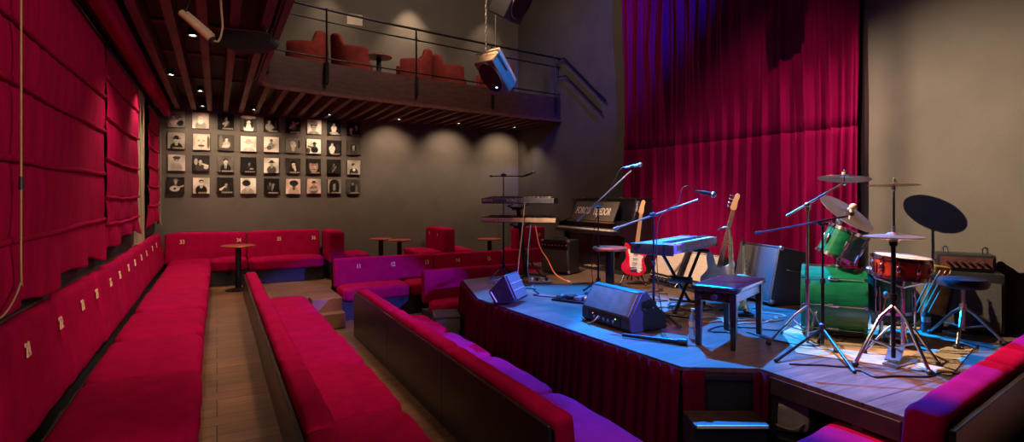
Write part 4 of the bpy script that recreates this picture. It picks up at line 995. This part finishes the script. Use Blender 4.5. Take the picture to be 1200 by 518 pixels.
# drumstick bag and sticks, cases, bottles
t = thing('stick_bag', 'mustard drumstick bag propped behind the snare drum', 'bag', (5.40, 2.46, STG)); t.rotation_euler = (0, R(12), R(-30))
obj('pouch', B().rbox((0, 0, .33), (.20, .05, .34), .022, 8, wob=.004), 'mustard', t)
obj('flap', B().rbox((-.03, -.01, .53), (.17, .045, .10), .02, 8, wob=.004), 'mustard', t)
obj('strap', B().tube([(.08, -.03, .18), (.085, -.032, .35), (.08, -.03, .48)], .01, 6), 'dark', t)
obj('stiffener', B().box((0, .0, .08), (.16, .04, .16)), 'dark', t)
for k in range(4):
    x = -.07 + .045 * k; s = tag(obj('drumstick', B().cyl((-.02, 0, -.20), (.0, 0, .14), .0075, .0075, 8).cyl((0, 0, .14), (.004, 0, .19), .0075, .004, 8).ball((.004, 0, .195), .006, 8, 6), 'stick'), 'wooden drumstick stuck in the mustard bag, %s from its left edge' % nth(k), 'drumstick', 'drumsticks in the mustard bag')
    p = Vector((5.40, 2.46, 0)) + Matrix.Rotation(R(-30), 3, 'Z') @ Vector((x + .0, -.052, 0)); s.location = (p.x - .03 + .0, p.y, STG + .36); s.rotation_euler = (0, R(24), R(-30))
t = thing('equipment_bag', 'soft black equipment bag on the floor behind the snare stand', 'bag', (5.45, 2.80, STG), R(-40))
obj('bag', B().rbox((0, 0, .17), (.44, .26, .34), .09, 10, .02, wob=.012), 'dark', t)
obj('handle', B().tube(smooth_path([(-.1, -.02, .34), (-.08, -.03, .42), (.08, -.03, .42), (.1, -.02, .34)], 5), .012, 8), 'dark', t)
t = thing('keyboard_amplifier', 'black amplifier cabinet with cables behind the drum stool', 'amplifier', (5.80, 2.36, STG), R(-62))
obj('cabinet', B().rbox((0, 0, .27), (.46, .34, .50), .018, 6), 'blackp', t)
obj('grille', B().rbox((0, -.172, .24), (.41, .012, .40), .005, 4), 'grille2', t)
hd = obj('amp_head', B().rbox((-.02, 0, .60), (.40, .26, .14), .014, 6), 'blackp', t)
obj('face_plate', B().box((-.02, -.134, .60), (.35, .008, .09)), 'joist', hd)
for k in range(6): obj('knob', B().cyl((-.15 + .05 * k, -.138, .60), (-.15 + .05 * k, -.158, .60), .012, .010, 12), 'blackp', hd)
for s in (-1, 1): obj('handle', B().tube(smooth_path([(-.02 + s * .15, -.02, .67), (-.02 + s * .15, -.03, .72), (-.02 + s * .12, -.03, .72), (-.02 + s * .12, -.02, .67)], 4), .008, 8), 'steel', hd)
for s in (-1, 1): obj('foot', B().box((s * .18, 0, .01), (.06, .30, .02)), 'dark', t)
def bottle(label, x, y, cap, h=.235):
    t = thing('water_bottle', label, 'bottle', (x, y, STG + .001))
    obj('body', B().lathe([(0, 0), (.030, 0), (.033, .01), (.033, h * .3), (.030, h * .36), (.033, h * .42), (.033, h * .62), (.026, h * .75), (.013, h * .88), (.013, h * .95), (0, h * .95)], 20), 'pvc', t)
    obj('label_band', B().lathe([(.0336, h * .42), (.0336, h * .6)], 20), 'white', t); obj('cap', B().cyl((0, 0, h * .94), (0, 0, h), .015, .015, 14), cap, t)
bottle('clear water bottle by the front leg of the piano bench', 3.43, 3.26, 'white', .25)
bottle('clear water bottle between the stick bag and the drum stool', 5.33, 2.46, 'cblue')

# carpet under the drums: an object with a thickness of its own
tag(obj('drum_rug', B().rbox((0, 0, 0), (1, 1, .012), .004, 6, T=Matrix.Translation((0, 0, 0))), 'rug'), 'beige carpet square under the drum kit', 'rug')
rg = bpy.data.objects['drum_rug']; bpy.data.objects.remove(rg)
rp = [(3.80, 2.60), (4.22, 1.80), (5.12, 2.04), (5.60, 2.60), (5.10, 3.30), (4.25, 3.05)]
tag(obj('drum_rug', B().prism(rp, STG + .0005, STG + .007), 'rug', smooth=False, bev=.002), 'beige carpet square under the drum kit', 'rug')

# ---------------------------------------------------------------- pedals, cables, boxes
t = thing('pedal_board', 'board of guitar effect pedals on the stage left of the bar table', 'pedal board', (3.55, 5.02, STG), R(-62))
obj('board', B().box((0, 0, .012), (.58, .26, .02)), 'blackm', t, bev=.003)
for k in range(5):
    pd = obj('effect_pedal', B().rbox((-.22 + k * .11, -.02 + .03 * (k % 2), .042), (.075, .125, .042), .008, 5), ['steel', 'blackp', 'greyblue', 'creamp', 'steel'][k], t)
    obj('footswitch', B().cyl((-.22 + k * .11, -.055 + .03 * (k % 2), .06), (-.22 + k * .11, -.055 + .03 * (k % 2), .075), .010), 'chrome', pd)
t = thing('volume_pedal', 'black rocker pedal beside the wedge monitor', 'pedal', (3.40, 4.52, STG), R(-40))
obj('base', B().rbox((0, 0, .018), (.10, .25, .034), .008, 5), 'blackp', t); obj('treadle', B().box((0, 0, .05), (.09, .24, .014), TR((0, 0, .006), rx=R(7))), 'blackm', t)
t = thing('power_strip', 'white power strip on the stage under the two-tier keyboards', 'power strip', (3.80, 6.30, STG), R(-30))
obj('strip', B().rbox((0, 0, .022), (.30, .06, .042), .01, 5), 'white', t)
for k in range(4): obj('plug', B().rbox((-.1 + .065 * k, 0, .06), (.04, .04, .045), .01, 4), 'blackp' if k % 2 else 'white', t)
def cable(label, pts, m, r=.0055, wig=0, seed=1):
    rnd = random.Random(seed); P = [Vector(p) for p in pts]
    if wig:
        Q = [P[0]]
        for a, c in zip(P, P[1:]):
            for k in (1, 2, 3): q = a.lerp(c, k / 4); Q.append(q + Vector((rnd.uniform(-wig, wig), rnd.uniform(-wig, wig), 0)))
            Q.append(c)
        P = Q
    o = Vector((P[0].x, P[0].y, 0))
    ob = obj('audio_cable', B().tube(smooth_path([p - o for p in P], 6), r, 6), m, sharp=180); ob.location = o
    return tag(ob, label, 'cable')
g = STG + .007
cable('beige cable drooping from the upper keyboard to the stage floor', [(3.80, 6.72, 1.475), (3.78, 6.66, 1.44), (3.70, 6.60, 1.0), (3.62, 6.55, .6), (3.52, 6.42, g), (3.40, 6.2, g)], 'cbeige', .008)
cable('blue cable dropping from behind the lower keyboard', [(3.86, 6.70, 1.17), (3.86, 6.64, 1.1), (3.80, 6.60, .75), (3.74, 6.5, g + .1), (3.7, 6.3, g), (3.5, 6.0, g)], 'cblue', .008)
cable('orange cable hanging in a long curve under the two-tier keyboards', [(3.90, 6.66, 1.17), (3.91, 6.60, 1.1), (3.96, 6.56, .8), (4.05, 6.5, .62), (4.12, 6.40, .42), (4.2, 6.2, g), (4.1, 6.0, g)], 'corange', .010)
cable('pale cable looping across the stage in front of the combo amplifier', [(4.35, 6.6, g), (4.2, 6.2, g), (4.4, 6.0, g), (4.5, 5.8, g)], 'cwhite', .007, .06, 3)
cable('blue cable coiled at the back corner of the stage', [(3.25, 6.75, g), (3.35, 6.6, g + .05), (3.5, 6.65, g + .08), (3.55, 6.5, g), (3.35, 6.4, g), (3.25, 6.6, g)], 'cblue', .008)
cable('black cable clump winding from the pedal board to the wedge monitor', [(3.55, 4.85, g), (3.35, 4.6, g), (3.2, 4.3, g), (3.12, 4.0, g)], 'blackp', .006, .07, 5)
cable('black cable winding between the pedal board and the bar table', [(3.7, 5.0, g), (3.9, 4.9, g), (3.9, 5.4, g), (4.4, 5.5, g)], 'blackp', .006, .08, 6)
cable('black cable tangle under the blue-lit keyboard', [(3.75, 4.6, g), (4.0, 4.3, g), (4.4, 4.4, g), (4.2, 4.0, g), (4.6, 4.2, g), (4.0, 3.9, g)], 'blackp', .006, .10, 7)
cable('orange cable crossing behind the legs of the piano bench', [(3.9, 3.75, g), (4.1, 3.6, g), (4.4, 3.5, g), (4.7, 3.35, g)], 'corange', .007, .06, 8)
cable('pale cable lying behind the piano bench near the saxophone', [(3.95, 4.0, g), (4.2, 3.75, g), (4.15, 3.45, g), (4.6, 3.4, g)], 'cwhite', .006, .06, 9)
cable('black cable running from the piano bench to the low microphone stand', [(4.0, 3.2, g), (3.95, 2.95, g), (4.02, 2.7, g), (4.05, 2.58, g + .03)], 'blackp', .006, .04, 10)
cable('black cable trailing along the front of the drum rug', [(3.5, 2.45, g), (3.8, 2.2, g), (3.75, 2.0, g), (4.3, 1.77, g)], 'blackp', .006, .03, 11)
cable('black cable curling from the amplifiers to the floor under the red guitar', [(4.95, 5.2, g), (4.7, 5.1, g), (4.5, 5.3, g), (4.3, 5.2, g)], 'blackp', .006, .08, 12)
cable('black microphone cable hanging from the boom by the piano', [(4.19, 5.02, 1.84), (4.14, 5.06, 1.80), (4.05, 5.14, 1.55), (3.97, 5.22, 1.33), (3.93, 5.27, 1.1), (3.90, 5.27, .6), (3.9, 5.2, g), (3.8, 5.05, g)], 'blackp', .0045)
cable('black microphone cable looping over the boom at the blue-lit keyboard', [(3.79, 3.585, 1.55), (3.76, 3.62, 1.595), (3.72, 3.67, 1.56), (3.70, 3.69, 1.44), (3.62, 3.77, 1.36), (3.565, 3.82, 1.2), (3.57, 3.80, .6), (3.64, 3.74, g), (3.8, 3.6, g), (3.95, 3.72, g)], 'blackp', .0045)
cable('thin black cable plugged into the front wedge monitor', [(3.03, 4.0, STG + .09), (2.98, 4.0, STG + .05), (3.0, 4.12, g), (3.1, 4.35, g)], 'corange', .006)
cable('black cable coil lying under the X stand', [(4.05, 4.05, g), (4.2, 4.3, g + .01), (4.45, 4.25, g), (4.35, 4.0, g + .012), (4.1, 4.1, g + .012), (4.3, 4.4, g + .012), (4.6, 4.45, g)], 'blackp', .006, .05, 21)
cable('black cable wandering from the X stand toward the cream amplifiers', [(4.3, 4.6, g), (4.5, 4.8, g), (4.45, 5.0, g), (4.75, 4.95, g)], 'blackp', .006, .09, 22)
cable('dark cable winding from the bar table to the wedge monitor', [(3.9, 5.1, g), (3.8, 4.7, g), (3.65, 4.5, g), (3.6, 4.3, g)], 'blackp', .006, .06, 23)
cable('black cable looped under the front of the piano bench', [(3.85, 3.2, g), (3.75, 3.35, g), (3.95, 3.45, g), (4.15, 3.3, g), (4.3, 3.1, g)], 'blackp', .006, .05, 24)
cable('white cable lying between the big dark cabinet and the drums', [(4.7, 3.4, g), (4.9, 3.5, g), (4.8, 3.8, g), (5.0, 3.9, g)], 'cwhite', .005, .05, 25)
cable('black cable running along the back of the stage by the pedal board', [(3.45, 5.3, g), (3.3, 5.6, g), (3.5, 5.9, g), (3.3, 6.1, g), (3.6, 6.2, g)], 'blackp', .006, .06, 26)
cable('thin black cable hanging on the wall behind the drum stool', [(6.06, 2.05, 1.0), (6.05, 2.0, .8), (6.06, 1.95, .6), (6.05, 2.1, g)], 'blackp', .006)
# loudspeaker box on the floor beside the stage
t = thing('floor_speaker', 'black speaker box on the floor between a bench end and the stage skirt', 'speaker', (2.635, 6.72, -.5), R(-16))
obj('cabinet', B().rbox((0, 0, .24), (.34, .50, .48), .015, 6), 'blackp', t)
obj('grille', B().rbox((0, -.252, .24), (.30, .012, .42), .005, 4), 'grille2', t)
obj('edge_highlight', B().rbox((-.165, 0, .478), (.014, .48, .010), .004, 4), 'steel', t)  # bright strip standing in for the lit highlight along the box edge
# step box
t = thing('step_box', 'black step box with a pale nosing in front of the stage corner', 'step', (2.93, 2.515, -.5), math.atan2(-.21, .39))
obj('box', B().box((0, 0, .265), (.46, .22, .53)), 'dark', t, bev=.003)
obj('tread', B().box((0, -.01, .54), (.47, .25, .024)), 'edge', t, bev=.004)
obj('nosing', B().rbox((0, -.137, .545), (.45, .014, .022), .004, 4), 'white', t)
# under the stage
t = thing('storage_crate', 'dark crate under the open edge of the stage', 'crate', (3.46, 2.42, -.5), R(-70))
obj('crate', B().box((0, 0, .2), (.46, .34, .40)), 'dark', t, bev=.01)
obj('slats', B().box((0, -.172, .12), (.44, .012, .05)).box((0, -.172, .22), (.44, .012, .05)).box((0, -.172, .32), (.44, .012, .05)), 'blackp', t)
t = thing('plastic_bag', 'crumpled grey plastic bag on the crate under the stage', 'bag', (3.46, 2.42, -.1), R(-70))
obj('bag', B().rbox((0, 0, .125), (.34, .24, .23), .07, 14, .02, wob=.014), 'bagp', t, sharp=180)
obj('handle', B().tube(smooth_path([(-.1, -.12, .12), (-.05, -.145, .07), (.06, -.145, .065), (.12, -.12, .11)], 5), .008, 6), 'bagp', t)

# ---------------------------------------------------------------- stage curtain
def cur(z0, z1, amp, ph, x0):
    rnd = random.Random(5); fr = [rnd.uniform(.8, 1.25) for _ in range(6)]
    def f(u, v):
        y = 3.38 + (7.22 - 3.38) * u; z = z0 + (z1 - z0) * v
        w = 2.0 * (1 - abs(math.sin(y * 12.5 * fr[0] + 1.5 * math.sin(y * 2.3 + .16 * z) + ph))) ** 2.2 - .8 + 1.1 * (1 - abs(math.sin(y * 23 * fr[1] + 1.6 * math.sin(y * 3.7 + .3 * z) + ph))) ** 2 + .25 * math.sin(y * 61 + 2 * math.sin(y * 5) + z * .4)
        sp = .75 + .25 * math.sin(y * 1.9 + z * .8)
        return (x0 - amp * w * sp - .012 * math.sin(z * 2 + y * 5), y, z)
    return B().sheet(f, 620, 22, .006)
t = thing('stage_curtain', 'tall crimson velvet curtain on the wall behind the stage', 'curtain', (0, 0, 0))
obj('upper_panel', cur(2.235, 5.9, .050, 0, 5.985), 'curtain', t, sharp=180)
obj('lower_panel', cur(.36, 2.25, .050, .12, 5.98), 'curtain', t, sharp=180)
obj('curtain_rail', B().cyl((5.99, 3.3, 5.92), (5.99, 7.3, 5.92), .02), 'blackm', t)

# ---------------------------------------------------------------- things hung overhead
def chain(p0, p1, b):
    p0, p1 = Vector(p0), Vector(p1); n = max(2, int((p1 - p0).length / .045)); d = (p1 - p0).normalized()
    for k in range(n):
        c = p0.lerp(p1, (k + .5) / n); Tq = axis_T(c, d) @ Matrix.Rotation(R(90) * (k % 2), 4, 'Z')
        b.tube([(.009 * math.cos(q * .785), 0, .030 * math.sin(q * .785)) for q in range(8)], .0032, 5, T=Tq, closed=True)
    return b
def hung_speaker(label, loc, yaw, pitch, s, top, led=True, dark=False):
    t = thing('hanging_speaker', label, 'speaker', loc)
    Q = Matrix.Rotation(yaw, 4, 'Z') @ Matrix.Rotation(pitch, 4, 'X') @ Matrix.Scale(s, 4)
    w, d, h = .30, .30, .46
    cabp = [(-w / 2, -d / 2), (w / 2, -d / 2), (w / 2, 0), (w * .30, d / 2), (-w * .30, d / 2), (-w / 2, 0)]
    obj('cabinet', B().prism(cabp, -h / 2, h / 2, Q), 'blackp' if dark else 'greyblue', t, bev=.012)
    obj('top_cap', B().prism([(x * .97, y * .97) for x, y in cabp], h / 2 - .002, h / 2 + .014, Q), 'creamp', t, bev=.004)
    gp = [(.5 * w * .94 * math.cos(a) * (1 if abs(math.cos(a)) < .8 else .98), .02 + h * .44 * math.sin(a)) for a in [2 * math.pi * k / 28 for k in range(28)]]
    obj('front_bezel', B().prism([(x * 1.04, z * 1.03) for x, z in gp], d / 2, d / 2 + .010, Q @ XZ @ Matrix.Scale(-1, 4, (0, 0, 1))), 'trimc', t)
    obj('grille', B().prism(gp, d / 2 + .008, d / 2 + .022, Q @ XZ @ Matrix.Scale(-1, 4, (0, 0, 1))), 'blackm', t)
    if led: obj('status_lamp', B().ball((.02, -d / 2 - .022, -.12), (.018, .01, .010), 10, 6, T=Q), 'led', t)
    yk = obj('yoke', B().tube([Q @ Vector((-w / 2 - .01, 0, 0)), Q @ Vector((-w / 2 - .02, 0, h / 2 + .05)), Q @ Vector((w / 2 + .02, 0, h / 2 + .05)), Q @ Vector((w / 2 + .01, 0, 0))], .009, 8), 'steel', t)
    a = Q @ Vector((-.02, 0, h / 2 + .05))
    obj('chain', chain(a, (a.x, a.y, top - loc[2]), B()), 'steel', yk)
    c = Q @ Vector((.13, 0, h / 2 + .05)); obj('safety_wire', B().cyl(c, (c.x + .05, c.y, top - loc[2]), .0035, n=6), 'steel', yk)
    return t
hung_speaker('slate-blue speaker with a blue lamp hanging on a chain before the balcony', (2.70, 5.36, 2.86), R(-68), R(44), .88, 6.3)
hung_speaker('black-fronted speaker hanging higher, cut by the top of the photo', (2.60, 4.86, 3.50), R(28), R(30), .95, 6.3, False, True)
hung_speaker('dark speaker hanging before the curtain, only its bottom showing', (5.33, 3.83, 3.98), R(-62), R(30), 1.1, 6.3, False, True)
t = thing('hanging_board', 'dark curved board hung on chains under the ceiling joists', 'hanging board', (.25, 5.54, 2.90), R(-28))
bp = [(-.22, .085), (-.19, .10), (.12, .075), (.23, .05), (.235, -.02), (.12, -.07), (-.02, -.085), (-.14, -.075), (-.21, -.03)]
obj('board', B().prism(closed_poly(bp, 3), -.09, .09, XZ), 'dark', t, bev=.01)
obj('rim', B().tube([(x, -.092, z) for x, z in bp[:4]], .006, 6), 'steel', t)
for x in (-.20, .21): obj('chain', chain((x, 0, .07), (x + .02, 0, .36), B()), 'steel', t)
for x in (-.15, .18): obj('wire', B().tube([(x, -.03, .08), (x + .03, -.02, .2), (x + .07, 0, .36)], .004, 6), 'steel', t)
t = thing('hanging_tube', 'cream tube fitting dangling at a slant from a cable', 'tube fitting', (-.135, 4.60, 2.74))
p, q = Vector((-.095, .055, .095)), Vector((.10, -.045, -.10))
obj('trough', B().cyl(p, q, .026, .030, 14), 'creamp', t); obj('cover', B().cyl(p.lerp(q, .12) + Vector((.012, 0, .018)), p.lerp(q, .97) + Vector((.012, 0, .018)), .022, .024, 12), 'cream', t)
obj('end_cap', B().cyl(q, q.lerp(p, -.06), .028, .024, 14), 'blackp', t)
obj('power_cord', B().tube(smooth_path([q, q + Vector((.045, -.005, -.005)), q + Vector((.07, -.01, .10)), q + Vector((.06, 0, .28)), q + Vector((.05, 0, .62))], 6), .008, 8), 'cream_rope', t)
obj('hanger', B().tube(smooth_path([p, p + Vector((.05, 0, .08)), p + Vector((.06, 0, .42))], 6), .005, 6), 'blackp', t)
# ---------------------------------------------------------------- light
def spot(name, loc, target, power, col, deg, blend=.3, size=.05):
    l = bpy.data.lights.new(name, 'SPOT'); l.energy = power; l.color = col; l.spot_size = R(deg); l.spot_blend = blend; l.shadow_soft_size = size
    o = bpy.data.objects.new(name, l); COL.objects.link(o); o.location = loc
    o.rotation_euler = (Vector(target) - Vector(loc)).to_track_quat('-Z', 'Y').to_euler(); return o
def area(name, loc, target, power, col, sx, sy):
    l = bpy.data.lights.new(name, 'AREA'); l.energy = power; l.color = col; l.shape = 'RECTANGLE'; l.size = sx; l.size_y = sy
    o = bpy.data.objects.new(name, l); COL.objects.link(o); o.location = loc
    o.rotation_euler = (Vector(target) - Vector(loc)).to_track_quat('-Z', 'Y').to_euler(); return o
WARM = (1, .71, .48)
for k, x in enumerate(LX): spot('downlight_beam', (x, 10.42, 2.97), (x, 11.1, 2.25), 62, WARM, 96, .9, .03)
for k, x in enumerate(LX): spot('downlight_beam', (x, 10.42, 2.97), (x, 10.3, 0), 55, WARM, 110, .8, .03)
for x, y in ((-.50, 7.98), (-.2, 5.94), (-.21, 9.02)): spot('downlight_beam', (x, y, 2.98), (x, y + .05, 0), 75, (1, .72, .50), 115, .7, .03)
for x in (3.55, 1.9, 5.3): spot('gallery_beam', (x, 10.75, 5.9), (x, 11.0, 0), 240 if x == 3.55 else 70, WARM, 70, .8, .04)
# unseen warm fill added for the seats, the blinds and the balcony
spot('warm_fill', (2.6, 2.0, 5.9), (.2, 6.4, 0), 1250, (1, .70, .52), 46, 1, .4)
spot('warm_fill', (2.6, -1.6, 3.2), (-.9, 4.4, 1.7), 800, (1, .66, .54), 58, 1, .4)
area('warm_fill', (3.0, 7.0, 6.0), (3.4, 10.0, 3.2), 105, (1, .70, .52), 1.4, 1.2)
# stage key on the rig above the front seats, warm, throwing the cymbal shadows on the right wall
spot('stage_key', (1.9, 5.1, 4.75), (5.5, 2.35, 1.45), 3000, (1, .76, .53), 47, 1, .03)
spot('curtain_spot', (2.6, 2.2, 6.0), (6.0, 4.7, 1.7), 620, (1, .50, .50), 36, 1, .05)
spot('curtain_spot', (4.5, .1, 4.3), (6.0, 5.3, 1.5), 760, (1, .50, .52), 24, .8, .05)
spot('front_fill', (.60, 4.4, 3.4), (4.0, 3.85, .85), 320, (1, .74, .52), 34, .9, .05)  # added warm fill from the left for wedge, guitars and saxophone
spot('side_fill', (-.3, 1.6, 2.95), (3.1, 2.2, -.3), 95, (1, .70, .50), 50, .9, .04)  # added weak fill that lifts the stage edge, skirt and step
spot('seat_fill', (2.4, .3, 5.9), (2.1, 3.4, -.1), 420, (1, .56, .5), 26, .8, .1)  # warm light added to turn the near seat end from blue to purple
spot('blue_lamp', (5.2, 4.4, 4.3), (2.72, 5.36, 2.86), 420, (.0, .24, 1), 11, .4, .03)
spot('bench_warm_patch', (2.2, .6, 5.8), (3.75, 2.85, .4), 200, (1, .66, .45), 13, .2, .04)  # narrow beam added to make a brown patch by the piano bench
spot('rear_bench_fill', (3.2, 4.2, 5.8), (3.9, 1.6, .4), 2400, (1, .42, .40), 21, .6, .04)  # reddish light added to tint the right bench away from blue
spot('amp_spot', (1.6, 4.2, 5.8), (4.95, 5.7, .5), 2600, (1, .66, .46), 33, .8, .04)
# blue stage lamps
spot('blue_lamp', (5.2, 6.3, 5.7), (3.95, 3.0, .4), 13500, (.0, .22, 1), 31, .25, .04)
spot('blue_lamp', (5.25, 6.1, 5.7), (3.4, 5.0, .4), 9500, (.0, .22, 1), 27, .4, .04)
spot('blue_lamp', (4.2, -1.6, 2.9), (2.4, 7.3, -.3), 6500, (.14, .11, 1), 17, .3, .05)
spot('blue_lamp', (5.0, 1.6, 5.3), (1.7, 6.3, -.1), 1200, (.30, .06, 1), 26, .8, .05)
spot('blue_lamp', (4.2, 2.5, 5.9), (6.0, 7.0, 4.3), 1900, (.02, .06, 1), 34, .9, .05)
w = bpy.data.worlds.new('room_dark'); SC.world = w; w.use_nodes = True
w.node_tree.nodes['Background'].inputs[0].default_value = (.9, .75, .65, 1); w.node_tree.nodes['Background'].inputs[1].default_value = .018
vs = SC.view_settings
vs.view_transform = 'Standard'; vs.look = 'None'; vs.gamma = 1; vs.use_curve_mapping = False; vs.exposure = 0
SC.cycles.max_bounces = 6; SC.cycles.use_denoising = True; SC.cycles.caustics_reflective = False; SC.cycles.caustics_refractive = False
SC.cycles.sample_clamp_indirect = 6
